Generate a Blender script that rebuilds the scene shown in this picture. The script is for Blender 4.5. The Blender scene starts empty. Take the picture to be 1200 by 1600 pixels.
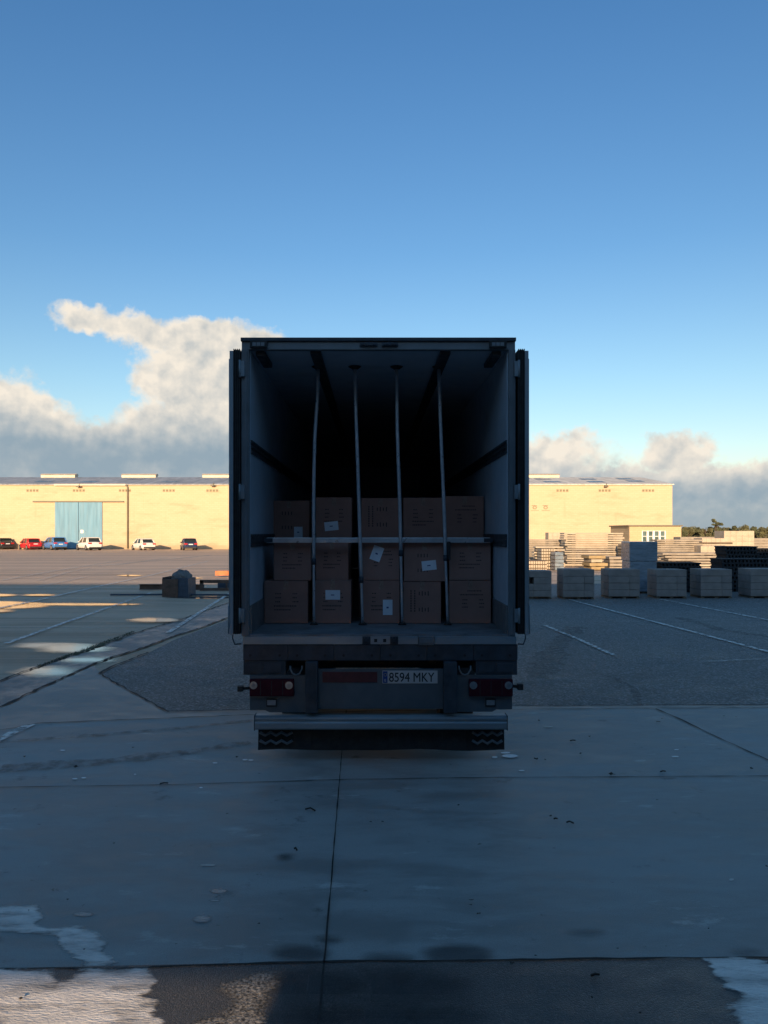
import bpy, bmesh, math, random
from mathutils import Vector, Matrix, noise as mnoise
R = math.radians
random.seed(7)
S = bpy.context.scene
C = S.collection

# ------------------------------------------------------------------ camera
F, CX, CY, H = 1202.0, 583.0, 832.0, 2.2       # focal length in photo px, principal point, eye height
cd = bpy.data.cameras.new('camera'); cam = bpy.data.objects.new('camera', cd); C.objects.link(cam)
cam.location = (0, 0, H); cam.rotation_euler = (R(90), 0, 0)
cd.sensor_fit = 'VERTICAL'; cd.sensor_height = 36; cd.sensor_width = 27; cd.lens = 36 * F / 1600
cd.shift_x = (600 - CX) / 1600; cd.shift_y = (CY - 800) / 1600
cd.clip_start = 0.05; cd.clip_end = 6000
S.camera = cam
S.render.resolution_x = 768; S.render.resolution_y = 1024
S.view_settings.view_transform = 'Standard'; S.view_settings.look = 'None'
S.view_settings.exposure = 0.5; S.view_settings.gamma = 1
S.view_settings.use_curve_mapping = False

# ------------------------------------------------------------------ sun and sky
AZ, EL = R(8), R(12)
sl = bpy.data.lights.new('sun', 'SUN'); sl.energy = 5.0; sl.angle = R(0.5); sl.color = (1.0, 0.69, 0.41)
sun = bpy.data.objects.new('sun', sl); C.objects.link(sun)
sun.rotation_euler = Vector((math.sin(AZ), math.cos(AZ), -math.tan(EL))).to_track_quat('-Z', 'Y').to_euler()

W = bpy.data.worlds.new('World'); S.world = W; W.use_nodes = True
nt = W.node_tree; nt.nodes.clear()
class NG:
    """small helper for node maths"""
    def __init__(s, nt): s.nt = nt
    def n(s, t, **k):
        o = s.nt.nodes.new(t)
        for a, b in k.items(): setattr(o, a, b)
        return o
    def l(s, a, b): s.nt.links.new(a, b)
    def put(s, sock, v):
        if isinstance(v, bpy.types.NodeSocket): s.l(v, sock)
        else: sock.default_value = v
    def m(s, op, a, b=0.0, c=None, clamp=False):
        o = s.n('ShaderNodeMath', operation=op); o.use_clamp = clamp
        s.put(o.inputs[0], a); s.put(o.inputs[1], b)
        if c is not None: s.put(o.inputs[2], c)
        return o.outputs[0]
    def ramp(s, v, lo, hi, a=0.0, b=1.0, smooth=True):
        o = s.n('ShaderNodeMapRange'); o.clamp = True
        if smooth: o.interpolation_type = 'SMOOTHSTEP'
        s.put(o.inputs[0], v); s.put(o.inputs[1], lo); s.put(o.inputs[2], hi); s.put(o.inputs[3], a); s.put(o.inputs[4], b)
        return o.outputs[0]
    def mix(s, f, a, b, blend='MIX'):
        o = s.n('ShaderNodeMix', data_type='RGBA', blend_type=blend)
        def col(v): return v if isinstance(v, bpy.types.NodeSocket) else (tuple(v) + (1,))[:4]
        s.put(o.inputs[0], f); s.put(o.inputs[6], col(a)); s.put(o.inputs[7], col(b))
        return o.outputs[2]
    def noise(s, vec, scale, det=4, rough=0.5, dist=0.0):
        o = s.n('ShaderNodeTexNoise'); s.put(o.inputs['Vector'], vec)
        o.inputs['Scale'].default_value = scale; o.inputs['Detail'].default_value = det
        o.inputs['Roughness'].default_value = rough; o.inputs['Distortion'].default_value = dist
        return o.outputs[0]
    def comb(s, x, y, z=0.0):
        o = s.n('ShaderNodeCombineXYZ'); s.put(o.inputs[0], x); s.put(o.inputs[1], y); s.put(o.inputs[2], z); return o.outputs[0]

g = NG(nt)
sky = g.n('ShaderNodeTexSky', sky_type='NISHITA'); sky.sun_disc = False
sky.sun_elevation = EL; sky.sun_rotation = R(188); sky.air_density = 1.0; sky.dust_density = 0.6; sky.ozone_density = 2.2; sky.altitude = 0
tc = g.n('ShaderNodeTexCoord'); sep = g.n('ShaderNodeSeparateXYZ'); g.l(tc.outputs['Generated'], sep.inputs[0])
azm = g.m('MULTIPLY', g.m('ARCTAN2', sep.outputs[0], sep.outputs[1]), 57.2958)          # degrees right of +Y
elv = g.m('MULTIPLY', g.m('ARCSINE', sep.outputs[2]), 57.2958)                           # degrees above the horizon
P = g.comb(azm, elv)
def wob(seed, sc, amp):
    v = g.n('ShaderNodeVectorMath', operation='ADD'); g.l(P, v.inputs[0]); v.inputs[1].default_value = (seed, seed * .37, seed)
    return g.m('MULTIPLY', g.m('SUBTRACT', g.noise(v.outputs[0], sc, 5, 0.55), 0.5), amp)
ax = g.m('ADD', g.m('ADD', azm, wob(3.1, 0.28, 5.0)), wob(19.0, 1.1, 1.5))
ey = g.m('ADD', g.m('ADD', elv, wob(8.7, 0.28, 3.2)), wob(23.0, 1.1, 1.3))
def angles(px, py):
    x, z = (px - CX) / F, (CY - py) / F
    return math.degrees(math.atan(x)), math.degrees(math.atan(z / math.hypot(1, x)))
puffs = [(-150, 700, 300, 90), (20, 668, 105, 82), (130, 715, 160, 62), (310, 600, 100, 78), (325, 530, 95, 36), (235, 524, 70, 28), (185, 512, 52, 26), (138, 498, 52, 26),
         (400, 545, 70, 32), (330, 690, 190, 80), (600, 730, 380, 60), (872, 700, 58, 26), (960, 770, 290, 46),
         (1062, 712, 60, 32), (1190, 765, 220, 46), (1190, 732, 40, 15), (1150, 850, 420, 70)]
dens = None
for (px, py, rx, ry) in puffs:
    a, e = angles(px, py); ra = math.degrees(rx / F) * math.cos(R(a)) ** 2; re = math.degrees(ry / F)
    dx = g.m('DIVIDE', g.m('SUBTRACT', ax, a), ra); dy = g.m('DIVIDE', g.m('SUBTRACT', ey, e), re)
    d = g.m('SUBTRACT', 1.0, g.m('ADD', g.m('MULTIPLY', dx, dx), g.m('MULTIPLY', dy, dy)))
    d = g.m('MULTIPLY', d, min(1.0, re / 3.0) * .8 + .2)
    dens = d if dens is None else g.m('SMOOTH_MAX', dens, d, 0.18)
fine = g.noise(P, 1.1, 8, 0.55); big = g.noise(P, 0.45, 4, 0.5)
dens = g.m('ADD', dens, g.m('MULTIPLY', g.m('SUBTRACT', fine, 0.5), 0.6))
mask = g.ramp(dens, -0.12, 0.42)
# relief: noise compared with itself a little higher up and to the left, where the light comes from
def sample(off):
    v = g.n('ShaderNodeVectorMath', operation='ADD'); g.l(P, v.inputs[0]); v.inputs[1].default_value = (off[0], off[1], 0)
    return g.noise(v.outputs[0], 0.42, 5, 0.5)
relief = g.m('SUBTRACT', sample((0, 0)), sample((-0.25, 0.55)))
base_el = g.ramp(azm, -12, 10, 7.6, 4.4)
hgt = g.ramp(g.m('SUBTRACT', g.m('ADD', elv, g.m('MULTIPLY', g.m('SUBTRACT', big, .5), 3.4)), base_el), -2.4, 1.6)
thin = g.ramp(dens, 0.15, 0.9, 0.25, 0.0)
lit = g.m('ADD', g.m('ADD', g.m('MULTIPLY', hgt, 0.68), g.m('MULTIPLY', relief, g.m('ADD', 0.4, g.m('MULTIPLY', hgt, 1.6)))), thin, clamp=True)
ccol = g.mix(lit, (0.215, 0.28, 0.33), (0.66, 0.60, 0.515))
lowfade = g.ramp(elv, 0.3, 3.2, 0.95, 1.0)
mask = g.m('MULTIPLY', mask, lowfade)
front = g.ramp(sep.outputs[1], 0.0, 0.25)
mask = g.m('MULTIPLY', mask, front)
b1 = g.n('ShaderNodeBackground'); b2 = g.n('ShaderNodeBackground'); ms = g.n('ShaderNodeMixShader'); wo = g.n('ShaderNodeOutputWorld')
cr = g.n('ShaderNodeValToRGB'); g.l(g.m('DIVIDE', elv, 90.0), cr.inputs[0])
while len(cr.color_ramp.elements) < 5: cr.color_ramp.elements.new(.5)
for e_, (p_, c_) in zip(cr.color_ramp.elements, ((0.0, (1.0, .82, .72)), (.12, (.74, .80, .79)), (.22, (.53, .71, .81)), (.38, (.41, .655, .83)), (.7, (.68, .99, 1.05)))): e_.position = p_; e_.color = (*c_, 1)
tint = g.mix(1.0, sky.outputs[0], cr.outputs[0], 'MULTIPLY')
g.l(tint, b1.inputs[0]); b1.inputs[1].default_value = 0.15
g.l(ccol, b2.inputs[0]); b2.inputs[1].default_value = 1.0
g.l(mask, ms.inputs[0]); g.l(b1.outputs[0], ms.inputs[1]); g.l(b2.outputs[0], ms.inputs[2]); g.l(ms.outputs[0], wo.inputs[0])

# ------------------------------------------------------------------ helpers
def gnd(px, py):                      # ground point seen at a photo position
    Y = H * F / (py - CY); return ((px - CX) * Y / F, Y)
def XZ(px, py, d):
    return ((px - CX) / F * d, H + (CY - py) / F * d)

def mat(name, col, rough=0.6, metal=0.0, var=0.12, scale=6.0, bump=0.0, bscale=40.0, spec=0.5, dirt=None, dirt_amt=0.0, dirt_scale=2.5, stretch=(1, 1, 1), alpha=1.0, bdist=.01):
    m = bpy.data.materials.new(name); m.use_nodes = True
    n = NG(m.node_tree); bs = m.node_tree.nodes['Principled BSDF']
    t = n.n('ShaderNodeTexCoord'); mp = n.n('ShaderNodeMapping'); n.l(t.outputs['Object'], mp.inputs[0]); mp.inputs['Scale'].default_value = stretch
    v = mp.outputs[0]
    a = n.noise(v, scale, 6, 0.6)
    lo = tuple(c * (1 - var) for c in col); hi = tuple(min(1, c * (1 + var)) for c in col)
    c = n.mix(n.ramp(a, 0.3, 0.7), lo, hi)
    if dirt:
        c = n.mix(n.ramp(n.noise(v, dirt_scale, 8, 0.65), 0.62 - 0.25 * dirt_amt, 0.75, 0, min(1, dirt_amt)), c, dirt)
    n.l(c, bs.inputs['Base Color'])
    n.put(bs.inputs['Roughness'], n.ramp(n.noise(v, scale * 2.3, 4), 0.3, 0.7, max(0.02, rough - 0.08), min(1, rough + 0.08)))
    bs.inputs['Metallic'].default_value = metal; bs.inputs['Specular IOR Level'].default_value = spec
    if bump:
        b = n.n('ShaderNodeBump'); b.inputs['Strength'].default_value = bump; b.inputs['Distance'].default_value = bdist
        n.l(n.noise(v, bscale, 6, 0.6), b.inputs['Height']); n.l(b.outputs[0], bs.inputs['Normal'])
    if alpha < 0: bs.inputs['Alpha'].default_value = -alpha
    elif alpha != 1: n.put(bs.inputs['Alpha'], n.ramp(n.noise(v, 9, 6, .65), .35, .65, 0, alpha))
    return m

class MB:
    def __init__(s): s.bm = bmesh.new()
    def box(s, x0, x1, y0, y1, z0, z1, M=None, bev=0.0):
        vs = [s.bm.verts.new(Vector(p)) for p in ((x0,y0,z0),(x1,y0,z0),(x1,y1,z0),(x0,y1,z0),(x0,y0,z1),(x1,y0,z1),(x1,y1,z1),(x0,y1,z1))]
        fs = [s.bm.faces.new([vs[i] for i in f]) for f in ((0,3,2,1),(4,5,6,7),(0,1,5,4),(1,2,6,5),(2,3,7,6),(3,0,4,7))]
        if bev:
            es = list({e for f in fs for e in f.edges})
            r = bmesh.ops.bevel(s.bm, geom=es, offset=bev, segments=2, affect='EDGES', profile=0.6)
            vs = list({v for f in r['faces'] for v in f.verts} | {v for v in vs if v.is_valid})
        if M is not None: bmesh.ops.transform(s.bm, matrix=M, verts=[v for v in vs if v.is_valid])
        return s
    def tube(s, pts, r, seg=12, caps=True):
        pts = [Vector(p) for p in pts]; rs = r if isinstance(r, (list, tuple)) else [r] * len(pts)
        rings = []
        for i, p in enumerate(pts):
            d = (pts[min(i + 1, len(pts) - 1)] - pts[max(i - 1, 0)]).normalized()
            u = d.orthogonal().normalized(); 
            if abs(d.z) < .99: u = Vector((0, 0, 1)).cross(d).normalized()
            else: u = Vector((1, 0, 0))
            w = d.cross(u)
            rings.append([s.bm.verts.new(p + rs[i] * (math.cos(a) * u + math.sin(a) * w)) for a in [2 * math.pi * k / seg for k in range(seg)]])
        for a, b in zip(rings, rings[1:]):
            for k in range(seg):
                f = s.bm.faces.new((a[k], a[(k + 1) % seg], b[(k + 1) % seg], b[k])); f.smooth = True
        if caps: s.bm.faces.new(rings[0][::-1]); s.bm.faces.new(rings[-1])
        return s
    def prism(s, poly, lo, hi, axis='z'):
        def P(p, t): return {'z': (p[0], p[1], t), 'y': (p[0], t, p[1]), 'x': (t, p[0], p[1])}[axis]
        a = [s.bm.verts.new(P(p, lo)) for p in poly]; b = [s.bm.verts.new(P(p, hi)) for p in poly]
        n = len(poly)
        s.bm.faces.new(a[::-1]); s.bm.faces.new(b)
        for i in range(n): s.bm.faces.new((a[i], a[(i + 1) % n], b[(i + 1) % n], b[i]))
        return s
    def sheet(s, poly, z):
        f = s.bm.faces.new([s.bm.verts.new((p[0], p[1], z)) for p in poly])
        return s
    def ribbon(s, pts, w, z, jit=0.0, step=0.25, soft=None):
        P = [Vector((p[0], p[1])) for p in pts]; out = []
        for a, b in zip(P, P[1:]):
            k = max(1, int((b - a).length / step))
            out += [a + (b - a) * i / k for i in range(k)]
        out.append(P[-1]); prev = None
        for i, p in enumerate(out):
            d = (out[min(i + 1, len(out) - 1)] - out[max(i - 1, 0)]).normalized(); nn = Vector((-d.y, d.x))
            c = p + nn * random.uniform(-jit, jit); ww = w * .5 * (random.uniform(.45, 1.35) if jit else 1)
            cur = (s.bm.verts.new((c.x + nn.x * ww, c.y + nn.y * ww, z)), s.bm.verts.new((c.x - nn.x * ww, c.y - nn.y * ww, z)))
            if prev: s.bm.faces.new((prev[0], prev[1], cur[1], cur[0]))
            prev = cur
        return s
    def build(s, name, material, parent=None, up=False):
        bmesh.ops.recalc_face_normals(s.bm, faces=s.bm.faces[:])
        if up:
            for f in s.bm.faces:
                if f.normal.z < 0: f.normal_flip()
        me = bpy.data.meshes.new(name); s.bm.to_mesh(me); s.bm.free()
        me.materials.append(material)
        o = bpy.data.objects.new(name, me); C.objects.link(o)
        if parent: o.parent = parent
        return o

def tag(o, label=None, cat=None, group=None, kind=None):
    if label: o['label'] = label
    if cat: o['category'] = cat
    if group: o['group'] = group
    if kind: o['kind'] = kind
    return o
def thing(name, label, cat, loc=(0, 0, 0), rz=0.0, group=None):
    o = bpy.data.objects.new(name, None); C.objects.link(o); o.empty_display_size = .2
    o.location = loc; o.rotation_euler = (0, 0, rz); return tag(o, label, cat, group)
def struct(name, mb, m, up=False): return tag(mb.build(name, m, up=up), kind='structure')

# ------------------------------------------------------------------ materials of the ground
def ground_mat(name, a, b, streak=(0.35, 1, 1), big=0.5, speck=0.0, speck_scale=55, speck_col=(.25, .25, .25), rough=(0.35, 0.65), bump=0.25, bscale=70, spots=0.25, damp=None, spec=0.5, bdist=.012, cedge=(.36, .64)):
    m = bpy.data.materials.new(name); m.use_nodes = True
    n = NG(m.node_tree); bs = m.node_tree.nodes['Principled BSDF']
    t = n.n('ShaderNodeTexCoord'); mp = n.n('ShaderNodeMapping'); n.l(t.outputs['Object'], mp.inputs[0]); mp.inputs['Scale'].default_value = streak
    o = t.outputs['Object']; v = mp.outputs[0]
    big1 = n.noise(v, big, 7, 0.62, 0.4); mid = n.noise(v, big * 7, 6, 0.6, .3); fin = n.noise(o, 130, 3, 0.6)
    f = n.m('ADD', n.m('MULTIPLY', big1, 0.6), n.m('MULTIPLY', mid, 0.4))
    c = n.mix(n.ramp(f, *cedge), a, b)
    # small stains
    sp = n.ramp(n.noise(o, 2.1, 8, 0.7), 0.60, 0.72)
    c = n.mix(n.m('MULTIPLY', sp, spots), c, tuple(x * 0.35 for x in a))
    c = n.mix(n.m('MULTIPLY', n.ramp(n.noise(o, 9.0, 5, 0.7), 0.66, 0.74), spots * 1.2), c, tuple(x * 0.4 for x in a))
    c = n.mix(n.m('MULTIPLY', n.ramp(n.noise(v, 3.3, 6, 0.7), 0.60, 0.70), spots * .6), c, tuple(min(1, x * 1.7) for x in b))
    c = n.mix(n.ramp(fin, 0.3, 0.7, 0.0, 0.35), c, tuple(x * 0.6 for x in a))
    h = fin
    if speck:
        vo = n.n('ShaderNodeTexVoronoi'); n.l(o, vo.inputs['Vector']); vo.inputs['Scale'].default_value = speck_scale
        bw = n.n('ShaderNodeSeparateColor'); n.l(vo.outputs['Color'], bw.inputs[0])
        c = n.mix(n.m('MULTIPLY', n.ramp(bw.outputs[0], 0.55, 0.95), speck), c, speck_col)
        c = n.mix(n.m('MULTIPLY', n.ramp(bw.outputs[1], 0.6, 0.9), speck * .8), c, tuple(x * .25 for x in a))
        h = n.m('ADD', fin, n.m('MULTIPLY', vo.outputs['Distance'], -1.2))
    n.l(c, bs.inputs['Base Color'])
    n.l(n.ramp(n.m('ADD', n.m('MULTIPLY', big1, .5), n.m('MULTIPLY', mid, .5)), 0.35, 0.65, rough[0], rough[1]), bs.inputs['Roughness'])
    bs.inputs['Specular IOR Level'].default_value = spec
    bp = n.n('ShaderNodeBump'); bp.inputs['Strength'].default_value = bump; bp.inputs['Distance'].default_value = bdist
    n.l(h, bp.inputs['Height']); n.l(bp.outputs[0], bs.inputs['Normal'])
    return m
G = {}
G['yard'] = ground_mat('yard asphalt', (.45, .335, .24), (.69, .53, .40), (.05, 1, 1), .6, rough=(.55, .85), bump=.8, bdist=.03, spots=.3, spec=.25, cedge=(.44, .56))
G['coarse'] = ground_mat('coarse asphalt', (.125, .13, .125), (.19, .198, .195), (.5, 1, 1), .35, speck=.75, speck_scale=42, speck_col=(.36, .36, .36), rough=(.6, .85), bump=.9, spots=.15)
G['gutter'] = ground_mat('gutter concrete', (.11, .112, .108), (.18, .18, .172), (.8, 1, 1), 1.2, rough=(.35, .7), bump=.3, spots=.4)
G['apron'] = ground_mat('brown concrete', (.22, .205, .185), (.31, .29, .265), (.5, 1, 1), .8, rough=(.45, .7), bump=.3, spots=.3)
G['slab'] = ground_mat('smooth slab concrete', (.215, .23, .225), (.335, .355, .35), (.4, 1, 1), .55, rough=(.5, .75), bump=.25, spots=.85, spec=.4, cedge=(.42, .58))
G['near'] = ground_mat('damp rough concrete', (.050, .050, .050), (.092, .089, .086), (.6, 1, 1), .8, speck=.22, speck_scale=140, speck_col=(.25, .24, .23), rough=(.4, .7), bump=.3, bscale=50, spots=.5)
M = {}
M['crack'] = mat('joint filler', (.018, .018, .018), .9, var=.4, scale=20)
M['moss'] = mat('moss', (.03, .05, .018), .95, var=.4, scale=20)
M['paint'] = mat('worn road paint', (.66, .65, .62), .6, var=.15, scale=5, alpha=1.2)
M['paint_faint'] = mat('faded road paint', (.60, .57, .52), .7, var=.2, scale=5, alpha=.7)
M['tyremark'] = mat('tyre rubber trace', (.03, .03, .033), .6, var=.3, scale=4, alpha=.5)
M['pale'] = mat('pale marks and painted glare', (.80, .78, .74), .7, var=.2, scale=5, bump=.7, bscale=85, dirt=(.16, .16, .16), dirt_amt=.8, dirt_scale=12, stretch=(.35, 1, 1), spec=.2, bdist=.03)  # puddle reflections painted as pale colour; small pale marks share it
M['pale2'] = mat('dull painted puddle glare', (.40, .40, .39), .5, var=.25, scale=3, bump=1.0, bdist=.03, bscale=45, dirt=(.14, .14, .15), dirt_amt=.5, dirt_scale=5, stretch=(.4, 1, 1))  # weaker puddle reflections, painted into the colour
M['grit'] = mat('wet grit with painted glints', (.17, .16, .145), .6, var=1.6, scale=70, bump=1.0, bdist=.03, bscale=60, dirt=(.035, .035, .035), dirt_amt=.7, dirt_scale=14)  # wet grit whose speckled colour paints the sun glints
M['damp'] = mat('damp concrete', (.05, .055, .06), .35, var=.3, scale=5, alpha=-.5)
M['white_spot'] = mat('white droppings', (.85, .85, .85), .6, var=.08, scale=30)
def water_mat():
    m = bpy.data.materials.new('puddle water'); m.use_nodes = True; n = NG(m.node_tree); bs = m.node_tree.nodes['Principled BSDF']
    bs.inputs['Base Color'].default_value = (.07, .072, .075, 1); bs.inputs['Roughness'].default_value = .06; bs.inputs['IOR'].default_value = 1.6
    t = n.n('ShaderNodeTexCoord'); b = n.n('ShaderNodeBump'); b.inputs['Strength'].default_value = .05; b.inputs['Distance'].default_value = .01
    n.l(n.noise(t.outputs['Object'], 3.0, 4), b.inputs['Height']); n.l(b.outputs[0], bs.inputs['Normal']); return m
M['water'] = water_mat()

# ------------------------------------------------------------------ ground
struct('ground', MB().sheet([(-2500, -300), (2500, -300), (2500, 5000), (-2500, 5000)], 0), G['yard'], True)
coarse = [gnd(*p) for p in [(155,1054),(177,1042),(231,1021),(272,1000),(358,968),(430,945),(520,925),(700,912),(2200,912),(2200,1200),(300,1200),(262,1115)]]
struct('asphalt', MB().sheet(coarse, .004), G['coarse'], True)
e1 = [(-300,1185),(-120,1115),(0,1065),(63,1042),(142,1014),(228,985),(285,968),(350,945),(420,925)]
e2 = [(-300,1260),(-120,1160),(0,1106),(57,1080),(111,1055),(146,1039),(177,1028),(231,1011),(272,995),(317,981),(358,965),(430,943),(500,928)]
struct('gutter', MB().sheet([gnd(*p) for p in e1 + e2[::-1]], .008), G['gutter'], True)
tri = [(-300,1260),(-120,1160),(0,1106),(57,1080),(111,1055),(146,1041),(155,1051),(190,1072),(262,1113),(500,1109),(800,1105),(1200,1103),(1900,1102),(1900,1200),(-300,1300)]
struct('concrete_apron', MB().sheet([gnd(*p) for p in tri], .012), G['apron'], True)
se = [(-900,1215),(-300,1172),(0,1144),(60,1133),(150,1129),(262,1125),(400,1119),(600,1113),(1025,1109),(1900,1107)]
sp = [gnd(*p) for p in se]
struct('concrete_slab', MB().sheet(sp + [(15, -2), (-25, -2)], .016), G['slab'], True)
struct('loading_apron', MB().sheet([(-25, gnd(0, 1514)[1]), gnd(-900, 1521), gnd(0, 1519), gnd(500, 1508), gnd(1200, 1502), gnd(2200, 1500), (15, -2), (-25, -2)], .020), G['near'], True)
def joint(pts, w, jit=.006, m='crack', z=.0235, name='joint', step=.12):
    return struct(name, MB().ribbon([gnd(*p) for p in pts], w, z, jit, step), M[m], True)
joint([(-900,1527),(0,1521),(170,1520),(300,1516),(500,1509),(700,1507),(1200,1502),(2200,1500)], .015, .005)
joint([(-900,1238),(0,1234),(270,1230),(530,1222),(720,1219),(1200,1216),(2200,1214)], .011, .004)
joint([(520,1600),(498,1600)][1:] + [(505,1530),(516,1400),(525,1290),(534,1180),(541,1112)], .009, .002)
struct('joint', MB().ribbon([(gnd(498,1600)[0], gnd(498,1600)[1]), (-.27, 1.0)], .009, .0235, .002), M['crack'], True)
joint([(1025,1110),(1060,1125),(1110,1150),(1200,1191),(1400,1280)], .018, .006)
joint(se[1:], .022, .008); joint([(262,1114),(500,1110),(800,1105),(1025,1104),(1900,1102)], .03, .012)
joint([(155,1054),(190,1074),(262,1115)], .03, .015); joint([(155,1054),(177,1042),(231,1021)], .04, .02)
joint(e1, .045, .02, 'crack'); joint(e2, .05, .025, 'crack')
joint([(95,1031),(142,1015),(190,998)], .08, .05, 'moss', .026, 'moss')
# lines of paint
def paint(pts, w, m='paint', z=.0275): return struct('road_marking', MB().ribbon([gnd(*p) for p in pts], w, z, 0, .5), M[m], True)
paint([(10,1007),(60,989),(236,927)], .13); paint([(0,951),(50,941),(150,918),(234,900),(326,877)], .17); paint([(-140,985),(0,951)], .15)
paint([(263,990),(300,966),(348,935),(370,921)], .12); paint([(-60,1187),(0,1158),(48,1135)], .12)
paint([(890,938),(1000,967),(1200,1020),(1500,1098)], .10); paint([(1030,937),(1200,970),(1500,1025)], .10); paint([(850,978),(905,1001),(960,1026)], .09)
paint([(1100,1036),(1200,1031),(1400,1024)], .07, 'paint_faint'); paint([(850,975),(1200,969)], .05, 'paint_faint')
paint([(0,982),(180,983),(360,983)], .06, 'paint_faint'); paint([(0,908),(90,892),(190,876)], .3, 'paint_faint')
paint([(60,918),(135,902)], .25, 'paint_faint'); paint([(0,893),(360,889)], .4, 'paint_faint'); paint([(150,885),(330,868)], .5, 'paint_faint'); paint([(0,874),(360,871)], .6, 'paint_faint')
paint([(100,930),(240,904)], .06, 'paint_faint')
for (a_, b_, w_) in (((0,866),(360,864.5),.5), ((40,879.5),(300,877),.35), ((0,898.5),(200,897),.25), ((150,903),(360,899),.18), ((0,921),(170,920),.12), ((0,937),(200,936.5),.08)): paint([a_, b_], w_, 'paint_faint')
paint([(60,908),(110,894),(142,888)], .2, 'paint_faint'); paint([(180,884),(260,872)], .25, 'paint_faint')
def marks(pts, w, z=.0255): return struct('tyre_mark', MB().ribbon([gnd(*p) for p in pts], w, z, .02, .2), M['tyremark'], True)
marks([(0,1206),(180,1192),(300,1178),(390,1163)], .22); marks([(0,1163),(150,1152),(300,1139),(395,1128)], .12)
marks([(930,1052),(965,1062),(990,1077),(1003,1104)], .10, .0095); marks([(1060,965),(1130,985),(1300,1010)], .3, .0095); marks([(900,980),(870,1010),(840,1060)], .5, .0095)
# irregular patches
def seg_sd(px, py, poly):
    best = 1e9; inside = False; n = len(poly)
    for i in range(n):
        (ax_, ay_), (bx_, by_) = poly[i], poly[(i + 1) % n]
        dx, dy = bx_ - ax_, by_ - ay_; t = max(0, min(1, ((px - ax_) * dx + (py - ay_) * dy) / (dx * dx + dy * dy + 1e-12)))
        best = min(best, math.hypot(px - ax_ - t * dx, py - ay_ - t * dy))
        if (ay_ > py) != (by_ > py) and px < (bx_ - ax_) * (py - ay_) / (by_ - ay_) + ax_: inside = not inside
    return best if inside else -best
def masked(m, amp, nscale, soft):
    """a copy of a ground material that ends in a ragged edge, from the 'edge' distance stored in the patch mesh"""
    key = (m, amp, nscale, soft)
    if key in MASKED: return MASKED[key]
    k = M[m].copy(); n = NG(k.node_tree); bs = k.node_tree.nodes['Principled BSDF']
    at = n.n('ShaderNodeAttribute', attribute_name='edge'); t = n.n('ShaderNodeTexCoord')
    mp = n.n('ShaderNodeMapping'); n.l(t.outputs['Object'], mp.inputs[0]); mp.inputs['Scale'].default_value = (.25, 1, 1)
    v = n.m('ADD', at.outputs['Fac'], n.m('MULTIPLY', n.m('SUBTRACT', n.noise(mp.outputs[0], nscale, 9, .68), .5), amp * 3))
    al = n.ramp(v, -soft, soft)
    if not bs.inputs['Alpha'].is_linked: al = n.m('MULTIPLY', al, bs.inputs['Alpha'].default_value)
    else: al = n.m('MULTIPLY', al, bs.inputs['Alpha'].links[0].from_socket)
    n.l(al, bs.inputs['Alpha']); MASKED[key] = k; return k
MASKED = {}
def blob(name, pts=None, c=None, r=None, m='water', z=.03, rag=.18, n=64, seed=0, freq=2.5, soft=None, amp=None):
    if pts is None: pts = [(c[0] + r[0] * math.cos(t), c[1] + r[1] * math.sin(t)) for t in [2 * math.pi * k / 20 for k in range(20)]]
    Wp = [gnd(*p) for p in pts]; x0, x1 = min(p[0] for p in Wp), max(p[0] for p in Wp); y0, y1 = min(p[1] for p in Wp), max(p[1] for p in Wp)
    sz = min(x1 - x0, y1 - y0); amp = amp or min(.10, sz * .22) * (2.2 if m == 'water' else 1); soft = soft or amp * (1.1 if m == 'water' else .3)
    pad = amp * 1.3; nx = max(8, min(110, int((x1 - x0 + 2 * pad) / .03))); ny = max(8, min(110, int((y1 - y0 + 2 * pad) / .03)))
    bm = bmesh.new(); L = bm.verts.layers.float.new('edge'); grid = []
    for j in range(ny + 1):
        row = []
        for i in range(nx + 1):
            X = x0 - pad + (x1 - x0 + 2 * pad) * i / nx; Y = y0 - pad + (y1 - y0 + 2 * pad) * j / ny
            v = bm.verts.new((X, Y, z)); v[L] = seg_sd(X, Y, Wp); row.append(v)
        grid.append(row)
    for j in range(ny):
        for i in range(nx):
            q = (grid[j][i], grid[j][i + 1], grid[j + 1][i + 1], grid[j + 1][i])
            if max(v[L] for v in q) > -amp * (1.2 if m == 'water' else .75): bm.faces.new(q)
    bmesh.ops.delete(bm, geom=[v for v in bm.verts if not v.link_faces], context='VERTS')
    b = MB(); b.bm.free(); b.bm = bm
    return struct(name, b, masked(m, round(amp, 3), (3.0 if sz > .5 else 8.0) if m == 'water' else (15.0 if m.startswith('pale') else 5.0), round(soft, 4)), True)
blob('puddle', c=(245,970.5), r=(38,3.2), seed=1); blob('puddle', c=(78,1010), r=(52,4.5), seed=2, z=.012); blob('puddle', c=(115,1014), r=(52,6), seed=3, z=.0135)
blob('puddle', c=(138,1032), r=(38,4.5), seed=4, z=.0125); blob('puddle', c=(76,1050), r=(42,7), seed=5, z=.0125)
blob('puddle', c=(-10,946), r=(85,6), seed=6, z=.0125); blob('puddle', c=(62,931), r=(22,1.4), seed=7); blob('puddle', c=(0,931), r=(22,1.8), seed=8)
blob('puddle', c=(-5,956), r=(22,2.2), seed=9); blob('puddle', c=(203,900), r=(18,1.0), seed=10); blob('puddle', c=(300,904), r=(14,.8), seed=11)
blob('puddle', c=(125,945), r=(90,1.6), seed=12, z=.0145); blob('puddle', c=(320,934), r=(55,1.5), seed=13, z=.0145)
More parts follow.
